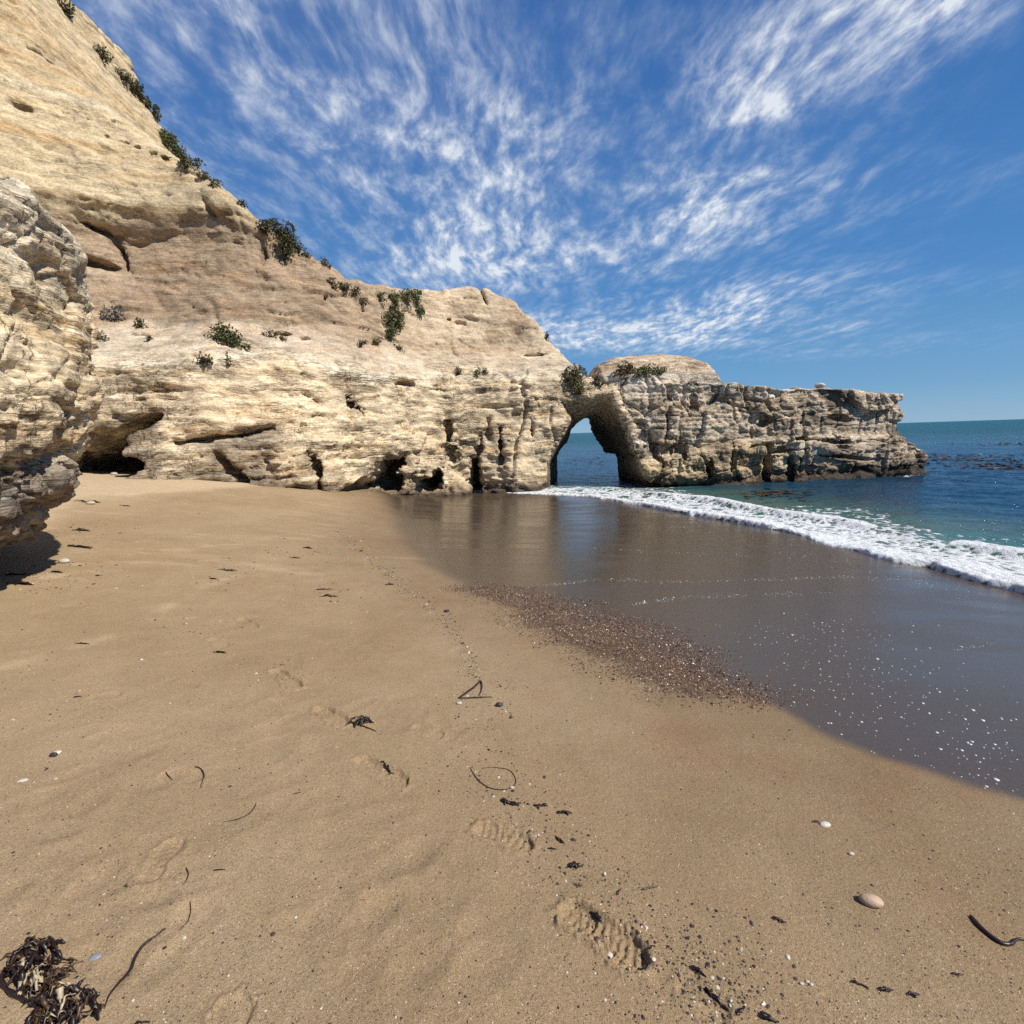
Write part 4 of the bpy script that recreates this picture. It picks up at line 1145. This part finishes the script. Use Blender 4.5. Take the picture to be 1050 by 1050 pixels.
def shell(px, py, wpx, mat, label, name='shell', ang=0.0, open_=.0, mat2=None):
    """a ribbed half shell, domed, thick-walled"""
    g = gpt(px, py); s = gscale(g) * wpx / 2
    A_, R_ = np.meshgrid(np.linspace(0, 2 * math.pi, 33)[:-1], np.linspace(.0, 1, 9))
    rib = 1 + .05 * np.cos(A_ * 9) * R_
    X_ = R_ * np.cos(A_) * rib; Y_ = R_ * np.sin(A_) * .62 * rib + .1 * R_ * np.cos(A_); Z_ = .42 * np.sqrt(np.clip(1 - (R_ * .97) ** 2, 0, 1))
    top = np.stack([X_, Y_, Z_], -1).reshape(-1, 3); bot = top * [.93, .93, .82] - [0, 0, .02]
    i = np.arange(9 * 32).reshape(9, 32)
    q = np.stack([i[:-1], np.roll(i[:-1], -1, 1), np.roll(i[1:], -1, 1), i[1:]], -1).reshape(-1, 4)
    rim = np.stack([i[-1], np.roll(i[-1], -1), np.roll(i[-1], -1) + 288, i[-1] + 288], -1)
    V_ = np.concatenate([top, bot]) * s; F_ = np.concatenate([q, q[:, ::-1] + 288, rim])
    tl = Matrix.Rotation(ang, 3, 'Z') @ Matrix.Rotation(open_, 3, 'X'); V_ = V_ @ np.array(tl).T
    V_[:, 2] -= V_[:, 2].min() + s * .08
    o = make_mesh(name, V_, F_, mat); o.location = g
    return tag(o, label, 'shell')

# the big tangle of kelp, lower left
rng = np.random.default_rng(77)
g0 = gpt(42, 1003); s0 = gscale(g0)
kroot = bpy.data.objects.new('kelp_tangle', None); COL.objects.link(kroot); kroot.location = g0; kroot.empty_display_size = .05
tag(kroot, 'large glossy tangle of dark kelp with bleached blades heaped on the sand', 'kelp')
def kpaths(n, pts, ln, hmax):
    out_ = []
    for k in range(n):
        c = pts[rng.integers(len(pts))]; g = gpt(c[0] + rng.normal() * 8, c[1] + rng.normal() * 8)
        a = rng.uniform(0, 6.28); l = rng.uniform(.5, 1.2) * ln; b_ = rng.normal() * 6
        q = np.linspace(-.5, .5, 12) * l
        X_ = g[0] + q * math.cos(a) - b_ * q * q * math.sin(a); Y_ = g[1] + q * math.sin(a) + b_ * q * q * math.cos(a)
        Z_ = sandh(X_, Y_) + .004 + rng.uniform(.1, 1) * hmax * np.cos(np.linspace(-1.2, 1.2, 12)) + .006 * rng.normal(size=12)
        out_.append(np.stack([X_, Y_, Z_], 1))
    return out_
mass = [(30, 985), (45, 980), (50, 1000), (38, 1010), (52, 1020), (55, 1030), (70, 1035), (80, 1040), (48, 1045), (28, 1000)]
pa = kpaths(85, mass, .085, .035); V_, F_ = ribbons(pa, rng.uniform(.006, .018, len(pa)), rng, .0012, 1.2)
make_mesh('frond_mass', V_ - g0, F_, WEED, parent=kroot)
pa = kpaths(34, mass, .075, .045); V_, F_ = ribbons(pa, rng.uniform(.006, .016, len(pa)), rng, .0012, 1.2)
make_mesh('brown_frond', V_ - g0, F_, WEEDB, parent=kroot)
pa = kpaths(13, [(40, 1006), (36, 1012), (50, 1008), (55, 1045), (62, 1028)], .05, .05)
for q_ in pa:
    V_, F_ = ribbons([q_], [rng.uniform(.010, .018)], rng, .0012, .6)
    make_mesh('bleached_blade', V_ - g0, F_, PALE, parent=kroot)
for P_, r_ in [([(30, 966), (14, 988), (2, 1002), (4, 1012), (12, 1020), (26, 1028)], .006), ([(28, 964), (42, 970), (54, 966), (56, 978)], .006), ([(36, 1050), (40, 1034), (48, 1028)], .004), ([(56, 1018), (66, 1016), (76, 1012)], .003), ([(60, 998), (66, 997)], .003)]:
    W_ = smooth_path([gpt(*q) for q in P_], 26); W_[:, 2] = sandh(W_[:, 0], W_[:, 1]) + .008
    tv, tf = tube_mesh([W_], [r_ * (1 + .25 * np.sin(np.arange(26)))], 6)
    make_mesh('stipe', tv - g0, tf, WEED, parent=kroot)

weed(71, 983, 12, .1, WEED, 'small dark kelp scrap just right of the big tangle', 6, .4, .3)
shell(97, 978, 13, SHELLB, 'bluish mussel shell lying right of the kelp tangle', 'mussel_shell', .1)
strand('kelp_stalk', [(158, 961), (146, 970), (138, 980), (133, 992), (122, 1006), (113, 1020), (107, 1034)], .0042, WEED, 'thin dark kelp stalk snaking across sand right of the big tangle', 'kelp stalk', branches=[[(158, 961), (170, 952)]])
strand('dark_strand', [(195, 925), (195, 934), (191, 945), (182, 955)], .0016, WEED, 'hair-thin dark strand uphill of the kelp stalk', 'seaweed strand')
strand('dark_strand', [(191, 890), (193, 897), (188, 908)], .0022, WEED, 'short dark curl of weed beside the faint ribbed print', 'seaweed strand')
strand('dark_strand', [(200, 787), (207, 790), (209, 797), (205, 809)], .0028, WEED, 'dark curved strand arching like a bracket on open sand', 'seaweed strand')
strand('dark_strand', [(263, 824), (257, 833), (246, 839), (230, 842)], .0022, WEED, 'slender bent strand lying alone left of the shoe prints', 'seaweed strand')
strand('dark_strand', [(219, 893), (232, 892)], .0022, WEED, 'tiny straight strand right of the faint ribbed print', 'seaweed strand')
strand('dark_strand', [(170, 792), (177, 799)], .0026, WEED, 'tiny straight strand left of the bracket-shaped one', 'seaweed strand')
shell(58, 773, 9, SHELLW, 'round snail-like shell with a dark rim on the left sand', 'snail_shell', .4, .5)
pebble(55, 775, 8, DARKP, 'dark stone tucked against the round shell', asp=(1, .6, .6))
shell(23, 800, 10, SHELLW, 'small white shell flat on the sand near the left edge', 'white_shell', .2)
pebble(57, 798, 4, WHITEP, 'tiny pale pebble right of the flat white shell')
strand('forked_weed', [(470, 716), (478, 710), (487, 704), (493, 699), (494, 707), (491, 713)], .0065, WEED, 'forked black weed stalk bent into a loop above the footprints', 'seaweed stalk', branches=[[(470, 716), (484, 715), (504, 715)]])
weed(371, 742, 22, .2, WEED, 'spidery dark seaweed knot resting near the middle of the sand', 15, .8, .14, 'seaweed_knot', aspect=.7)
strand('dark_strand', [(354, 741), (364, 743), (376, 746), (386, 750)], .004, WEED, 'dark stalk running under the spidery seaweed knot', 'seaweed strand')
weed(397, 787, 16, -.9, WEED, 'dark weed wedged in the second print below the seaweed knot', 7, .3, .25)
strand('looped_strand', [(482, 787), (488, 797), (498, 806), (512, 810), (524, 808), (529, 800), (522, 790), (506, 787), (494, 788)], .0022, WEED, 'thin dark strand curled into an open loop', 'seaweed strand')
pebble(525, 808, 4.5, WHITEP, 'white pebble on the end of the looped strand')
pebble(506, 817, 3.5, WHITEP, 'little white pebble below the looped strand')
for a in [(523, 824, 22, -.3, 'ragged dark weed strip just under the looped strand'), (554, 826, 15, .1, 'short dark weed strip right of the ragged one under the loop'),
          (580, 833, 18, -.1, 'black weed cluster at the right end of the row under the loop'), (575, 862, 14, -1.0, 'dark splinter of weed between the row and the print'),
          (567, 870, 9, -.2, 'curled dark weed bit left of the splinter'), (594, 888, 24, -.1, 'dark weed strip lying uphill of the deepest footprint'),
          (595, 908, 8, .3, 'dark weed crumb touching the deepest footprint rim'), (634, 915, 10, .9, 'little hooked weed bit right above the deepest footprint'),
          (612, 938, 18, -.95, 'black weed pressed along the inside of the deepest footprint')]:
    weed(a[0], a[1], a[2], a[3], WEED, a[4], 6, .25, .3, group='weed scraps along the old tide line')
strand('dark_twig', [(658, 913), (666, 911), (674, 910)], .003, WEED, 'small straight black twig right of the deepest footprint', 'twig')
pebble(893, 928, 22, TANP, 'tan oval pebble casting a dark shadow', asp=(1, .62, .5), ang=-.35, sink=.3, rough_=.16)
pebble(873, 876, 6, WHITEP, 'small half-dark pale pebble above the tan one')
weed(800, 945, 11, -.6, WEEDR, 'reddish seaweed scrap left of the tan pebble', 6, .4, .45)
strand('kelp_stalk', [(995, 941), (1003, 951), (1014, 961), (1026, 969), (1036, 970), (1044, 965), (1058, 967)], .0062, WEED, 'curved black kelp stalk cut by the right edge', 'kelp stalk')
shell(846, 846, 11, SHELLW, 'broken white shell fragment with dark tip on the right', 'shell_fragment', -.2, .4)
weed(836, 843, 8, 0, WEED, 'dark weed bit at the tip of the broken white shell', 4, .4, .4)
for k, (a, b_) in enumerate([(822, 1009), (828, 1007), (832, 1010)]):
    pebble(a, b_, 4.5, WHITEP, ['white barnacle crumb, left of three close together', 'white barnacle crumb, middle of three close together', 'white barnacle crumb, right of three close together'][k], 'barnacle_crumb', 'barnacle')
for a in [(884, 1011, 12, -.5, 'ragged dark weed bit below the tan pebble'), (909, 1016, 15, -.1, 'thin dark weed sliver, left of two slivers in a line'), (937, 1021, 15, -.2, 'thin dark weed sliver, right of two slivers in a line'),
          (980, 1000, 11, -.1, 'small dark weed leaf below the kelp stalk at right'), (785, 1044, 22, -.4, 'dark weed clump at the bottom edge right of the prints'), (760, 1038, 14, .5, 'smaller dark weed bit beside the clump at the bottom edge'),
          (145, 1048, 14, .1, 'dark weed piece at the bottom edge left of centre'), (714, 996, 16, -.7, 'weed crumbs strung right below the deepest footprint'), (735, 1025, 20, -.9, 'second string of weed crumbs nearer the bottom edge')]:
    weed(a[0], a[1], a[2], a[3], WEED, a[4], 6, .3, .35)
pebble(512, 724, 8, DARKP, 'dark pebble right of the forked weed stalk', asp=(1, .7, .6))
pebble(524, 736, 4, DARKP, 'tiny dark pebble below the one by the forked stalk')
pebble(471, 722, 6, WHITEP, 'pale pebble under the bend of the forked stalk', asp=(1, .7, .5))
pebble(458, 627, 6, DARKP, 'dark pebble on the sand left of the gravel patch')
weed(400, 600, 10, .2, WEEDB, 'brown weed scrap on the drying sand left of the swash edge', 5, .3, .3)
# farther up the beach
for a in [(225, 669, 14, -.1, 'dark leaf scrap at the end of a faint drag line'), (233, 585, 16, .1, 'thin weed streak on the middle sand'), (334, 612, 16, .1, 'dark weed tuft beside a small dent in the sand'),
          (330, 605, 12, .3, 'upper of two weed tufts beside a small dent'), (303, 572, 10, .1, 'tiny weed bit high on the middle sand'), (316, 562, 14, 0, 'weed sliver near the cliff-side sand'),
          (85, 544, 22, .05, 'dark weed line just right of the outcrop shadow'), (85, 562, 26, -.05, 'long dark weed line below the one by the outcrop shadow'), (18, 589, 22, .3, 'dark weed streak near the left edge below the shadow'),
          (58, 587, 14, 0, 'dark weed streak right of the one near the left edge'), (20, 599, 24, .05, 'lower dark weed streak near the left edge'), (92, 515, 18, .1, 'dark weed beside a white stone near the cave'),
          (128, 519, 10, .2, 'small weed bit on the pale sand right of the white stone'), (218, 594, 10, .2, 'dark crumb of weed in the middle of the beach'), (84, 660, 12, 0, 'thin dark curl of weed left of the old prints'),
          (80, 715, 8, .3, 'dark weed flake by the shallow old print at left'), (305, 813, 6, .4, 'dark weed flake left of the shoe prints')]:
    weed(a[0], a[1], a[2], a[3], WEED, a[4], 6, .25, .22, group='weed scraps on the upper beach', aspect=.2)
pebble(93, 517, 9, WHITEP, 'white stone on the pale sand before the cave', 'beach_stone', 'stone', asp=(1, .7, .45))
pebble(66, 577, 11, WHITEP, 'white stone amid dark weed below the outcrop shadow', 'beach_stone', 'stone', asp=(1, .7, .5))
pebble(117, 487, 7, WHITEP, 'pale round stone at the cave mouth', 'beach_stone', 'stone')
hs_ = surf(843, 396)
if hs_ is not None:
    V_, F_ = ico(3); V_ = V_ * (1 + .3 * fbm(V_, (1.3, 1.3, 1.3), 3, off=3)[:, None]) * [.2, .16, .11]
    o = make_mesh('perched_boulder', V_, F_, simple_mat('whitewashed_rock', (.5, .45, .37), .9, .3, 8)); o.location = hs_[1] + np.array([0, .1, .1])
    tag(o, 'whitish boulder perched on the flat top of the headland', 'boulder')

# coarse wet gravel, flecks, bubbles: nobody could count them
def lumps(C, R, rng, flat=.6, dom=False):
    V0, F0 = ico(1)
    n = len(C)
    a = rng.uniform(0, 6.28, n); st = rng.uniform(.65, 1.2, (n, 3)) * [1, 1, flat]
    V_ = V0[None] * st[:, None, :] * R[:, None, None]
    V_ = V_ * (1 + .22 * rng.normal(size=(n, len(V0), 1)) * (0 if dom else 1))
    ca, sa = np.cos(a)[:, None], np.sin(a)[:, None]
    V_ = np.stack([V_[..., 0] * ca - V_[..., 1] * sa, V_[..., 0] * sa + V_[..., 1] * ca, V_[..., 2]], -1) + C[:, None, :]
    F_ = F0[None] + (np.arange(n) * len(V0))[:, None, None]
    return V_.reshape(-1, 3), F_.reshape(-1, 3), len(V0)
rng = np.random.default_rng(3)
lo, hi = GRAV.min(0) - .6, GRAV.max(0) + .6
C = rng.uniform(lo, hi, (280000, 2))
gdv = poly_sdf(C[:, 0].astype(np.float32), C[:, 1].astype(np.float32), GRAV)
C3 = np.concatenate([C, np.zeros((len(C), 1))], 1)
pr = sstep(.35, -.3, gdv + .3 * fbm(C3, (2.2, 2.2, 1), 3, off=31)) * (.45 + .55 * sstep(-.3, .4, fbm(C3, (3, 3, 1), 3, off=35)))
C = C[rng.uniform(size=len(C)) < pr]; C = C[:64000]
R = (rng.gamma(1.8, .0013, len(C)) + .0018)
C3 = np.concatenate([C, (sandh(C[:, 0], C[:, 1]) + R * .2)[:, None]], 1)
V_, F_, k = lumps(C3, R, rng)
pal = np.array([(.12, .068, .040), (.20, .12, .068), (.07, .043, .029), (.31, .205, .12), (.035, .025, .02), (.44, .36, .26), (.15, .07, .043)])
ci = rng.choice(7, len(C), p=[.28, .2, .2, .12, .1, .04, .06])
colr_ = pal[ci] * rng.uniform(.7, 1.3, (len(C), 1))
t = NT('wet_gravel'); b = t.bsdf(Base_Color=t.attr('albedo', 'Color'), Roughness=.28)
GRM = t.out(b.outputs[0])
tag(make_mesh('gravel', V_, F_, GRM, smooth=False, attrs={'albedo': np.repeat(colr_, k, 0)}), kind='stuff')

# dark and pale flecks scattered over the sand
px_ = rng.uniform(-60, 1110, 9500); py_ = 515 + 600 * rng.uniform(0, 1, 9500) ** .85
line = [(490, 700), (505, 730), (500, 800), (540, 830), (585, 890), (640, 930), (700, 990), (760, 1045)]
for i in range(900):
    s_ = rng.uniform(0, len(line) - 1.001); j = int(s_); q = np.array(line[j]) + (np.array(line[j + 1]) - line[j]) * (s_ - j)
    px_[i], py_[i] = q + rng.normal(size=2) * [26, 16]
up_ = [(345, 545), (388, 578), (412, 602), (452, 632), (476, 662), (490, 700)]
for i in range(1250, 1900):
    s_ = rng.uniform(0, len(up_) - 1.001); j = int(s_); q = np.array(up_[j]) + (np.array(up_[j + 1]) - up_[j]) * (s_ - j)
    px_[i], py_[i] = q + rng.normal(size=2) * [5, 4]
for i in range(1900, 2500):
    q = [(335, 612), (290, 690), (240, 585), (200, 640), (90, 590), (310, 565), (90, 545), (40, 595)][rng.integers(8)]
    px_[i], py_[i] = q + rng.normal(size=2) * [26, 9]
for i in range(900, 1250): px_[i], py_[i] = np.array([720, 1000]) + rng.normal(size=2) * [45, 35]
C = []; big = []
for i_, (a, b_) in enumerate(zip(px_, py_)):
    if b_ < 505: continue
    big.append(1.7 if i_ < 2500 else 1.0)
    d_ = ray(a, b_)
    tt = (.8 - CAMZ) / d_[2]; g = CAM + d_ * tt
    for _ in range(4): g = CAM + d_ * ((sand_z(g[0], g[1])[0] - CAMZ) / d_[2])
    C.append(g[:2])
C = np.array(C); wdv, _ = line_dist(C[:, 0], C[:, 1], WET); ok_ = (wdv < -.05) & (np.hypot(C[:, 0], C[:, 1]) < 14) & (C[:, 0] > -7); C = C[ok_]; big = np.array(big)[ok_]
rgc = np.hypot(C[:, 0], C[:, 1])
R = (.0009 + rng.gamma(1.5, .0006, len(C))) * (.75 + .2 * rgc) * big
C3 = np.concatenate([C, (sandh(C[:, 0], C[:, 1]) + R * .15)[:, None]], 1)
V_, F_, k = lumps(C3, R, rng, .5)
ci = rng.uniform(size=len(C)); colr_ = np.where((ci < .86)[:, None], np.array([[.028, .02, .018]]) * rng.uniform(.6, 2.2, (len(C), 1)), np.array([[.6, .55, .46]]))
t = NT('wrack_flecks'); b = t.bsdf(Base_Color=t.attr('albedo', 'Color'), Roughness=.5)
tag(make_mesh('debris', V_, F_, t.out(b.outputs[0]), smooth=False, attrs={'albedo': np.repeat(colr_, k, 0)}), kind='stuff')

# kelp canopy floating off the headland
kp = []
for (a, b_, sa_, sb_, n_) in [(985, 470, 42, 2.6, 420), (1030, 478, 30, 2.4, 260), (905, 477, 22, 1.8, 110), (790, 506, 16, 2.0, 90), (1040, 455, 30, 1.2, 120), (600, 472, 14, 2, 60)]:
    for _ in range(n_):
        q = at_z(rng.normal(a, sa_), rng.normal(b_, sb_), .05); kp.append(q)
kp = np.array(kp); V_, F_ = leaves(kp, .34, rng, np.array([0, 0, 0.0])); V_ = V_.reshape(-1, 4, 3)
V_[..., 2] = kp[:, None, 2] + (V_[..., 2] - kp[:, None, 2]) * .16; V_ = V_.reshape(-1, 3)
tag(make_mesh('floating_kelp', V_, F_, WEEDB), kind='stuff')

# bubbles left on the wet sand by the last swash
pts = []
def bline(P, n, sx, sy):
    P = np.array(P, float)
    for _ in range(n):
        s_ = rng.uniform(0, len(P) - 1.001); j = int(s_); q = P[j] + (P[j + 1] - P[j]) * (s_ - j)
        pts.append(q + rng.normal(size=2) * [sx, sy])
bline([(560, 600), (612, 594), (700, 597), (800, 594), (860, 592), (955, 595)], 330, 3, 1.0)
bline([(650, 619), (700, 613), (760, 611), (860, 606)], 190, 3, 1.3)
bline([(610, 562), (680, 566), (760, 570)], 90, 3, .8)
bline([(980, 665), (1021, 660)], 22, 2, 1)
for _ in range(110): pts.append((rng.normal(840, 55), rng.normal(646, 9)))
for _ in range(150): pts.append((rng.normal(860, 60), rng.normal(680, 18)))
for _ in range(120): pts.append((rng.normal(900, 70), rng.normal(725, 24)))
for _ in range(90): pts.append((rng.normal(1000, 45), rng.normal(775, 26)))
for _ in range(40): pts.append((rng.uniform(820, 1045), rng.uniform(740, 815)))
bline([(575, 520), (700, 535), (850, 575), (1000, 610)], 380, 8, 5)
C = []
for a, b_ in pts:
    g = ground(a, b_); C.append(g[:2])
C = np.array(C); wdv, _ = line_dist(C[:, 0], C[:, 1], WET); C = C[wdv > .06]
keep = rng.uniform(size=len(C)) < .9; C = C[keep]
R = (.0026 + rng.gamma(1.5, .0016, len(C)))
C3 = np.concatenate([C, sandh(C[:, 0], C[:, 1])[:, None]], 1)
V_, F_, k = lumps(C3, R, rng, .45, True)
t = NT('sea_foam_bubbles'); b = t.bsdf(Base_Color=rgb(.62, .62, .61), Roughness=.4)
tag(make_mesh('foam', V_, F_, t.out(b.outputs[0])), kind='stuff')
# ------------------------------------------------------------------ sky
world = bpy.data.worlds.new('World'); scene.world = world; world.use_nodes = True
class WT(NT):
    def __init__(self): self.t = world.node_tree; self.t.nodes.clear()
w = WT()
sk = w.n('ShaderNodeTexSky', sky_type='NISHITA', sun_disc=False)
sk.sun_elevation = rad(SUN_EL); sk.sun_rotation = rad(90 + SUN_AZ); sk.altitude = 0; sk.air_density = 1.0; sk.dust_density = .1; sk.ozone_density = 1.5
d = w.n('ShaderNodeTexCoord').outputs['Generated']
sx = w.n('ShaderNodeSeparateXYZ', inp={0: d})
grad = w.ramp(w.math('MAXIMUM', sx.outputs[2], 0.0), [(0.0, (.27, .50, .74)), (.06, (.155, .40, .70)), (.22, (.07, .275, .65)), (.5, (.034, .168, .51)), (.8, (.024, .115, .38)), (1.0, (.02, .10, .33))])
grad = w.mix(1.0, grad, rgb(8.2, 8.2, 8.2), 'MULTIPLY')
skyc = w.mix(.88, sk.outputs[0], grad)
zc = w.math('MAXIMUM', sx.outputs[2], .02)
den = w.math('ADD', zc, .10)
u = w.math('DIVIDE', sx.outputs[0], den); v = w.math('DIVIDE', sx.outputs[1], den)     # plan position on the cloud sheet
uv = w.n('ShaderNodeCombineXYZ', inp={0: u, 1: v, 2: 0.0}).outputs[0]

def sheet(px, py):
    r = ray(px, py); k = max(r[2], .02) + .10
    return r[0] / k, r[1] / k

# fibres: noise stretched along the wind, curled by a slow warp
wv = w.noise(w.mapping(uv, (.8, .8, 1)), 1, 3, .5, out=1)
wuv = w.n('ShaderNodeVectorMath', operation='MULTIPLY_ADD', inp={0: wv, 1: (.4, .4, 0), 2: uv}).outputs[0]
fib = w.noise(w.mapping(wuv, (10, 4.6, 1), rot=(0, 0, rad(14))), 1, 7, .64, .15)
fib2 = w.noise(w.mapping(wuv, (24, 10, 1), rot=(0, 0, rad(20))), 1, 6, .62, .15)
body = w.noise(w.mapping(wuv, (1.5, 1.2, 1), (3.3, 1.1, 0)), 1, 4, .55)
def blob(px, py, su, sv, ang, amp):
    cu, cv = sheet(px, py)
    m = w.n('ShaderNodeMapping', vector_type='TEXTURE', inp={'Vector': uv, 'Location': (cu, cv, 0), 'Rotation': (0, 0, rad(ang)), 'Scale': (su, sv, 1)}).outputs[0]
    l = w.n('ShaderNodeVectorMath', operation='DOT_PRODUCT', inp={0: m, 1: m}).outputs['Value']
    return w.math('MULTIPLY', w.math('POWER', 2.718, w.math('MULTIPLY', l, -1.0)), amp)
CL = [  # where on the sheet the cirrus lies: photo direction, half sizes, turn, amount
    (240, 190, .8, .7, 0, .48), (400, 235, .6, .5, 0, .62), (540, 255, .6, .4, 0, 1.0), (690, 225, .6, .3, -10, 1.05), (810, 205, .4, .2, -10, .8),
    (850, 55, .24, .2, 0, 1.0), (780, 100, .12, .12, 0, 1.0), (940, 15, .16, .14, 0, .6), (640, 345, 1.4, .45, 0, 1.3), (720, 310, .8, .35, -15, .85), (150, 50, .4, .35, 0, .5),
    (320, 40, .4, .35, 0, .4), (560, 120, .5, .4, 0, .18), (683, 160, .07, .06, 0, 1.0), (417, 128, .05, .08, 0, .9), (560, 20, .3, .25, 0, .22)]
tot = None
for c_ in CL:
    bnode = blob(*c_)
    tot = bnode if tot is None else w.math('ADD', tot, bnode)
tot = w.math('MINIMUM', tot, 1.0)
wisp = w.rng(w.math('ADD', w.math('MULTIPLY', fib, .5), w.math('MULTIPLY', fib2, .5)), .33, .72)
vein = w.rng(fib, .34, .70)
patch = w.rng(body, .36, .64)
cov = w.math('MULTIPLY', tot, w.math('ADD', .05, w.math('ADD', w.math('MULTIPLY', w.math('MULTIPLY', wisp, vein), .8), w.math('MULTIPLY', w.math('MULTIPLY', wisp, patch), .45))))
cov = w.math('MINIMUM', w.math('MULTIPLY', cov, w.math('ADD', .45, w.math('MULTIPLY', patch, .75))), .86)
cov = w.math('MULTIPLY', cov, w.rng(sx.outputs[2], .015, .08))
colr = w.mix(cov, skyc, rgb(8.2, 8.6, 9.0))
bg = w.n('ShaderNodeBackground', inp={'Color': colr, 'Strength': .092})
wo = w.n('ShaderNodeOutputWorld'); w.t.links.new(bg.outputs[0], wo.inputs[0])

# ------------------------------------------------------------------ output
scene.render.engine = 'CYCLES'
scene.view_settings.view_transform = 'Standard'
scene.view_settings.look = 'None'
scene.view_settings.exposure = .2
scene.view_settings.gamma = 1.0
scene.cycles.max_bounces = 6
scene.cycles.diffuse_bounces = 2
scene.cycles.caustics_reflective = False
scene.cycles.caustics_refractive = False
scene.cycles.sample_clamp_indirect = 6
scene.cycles.use_denoising = False
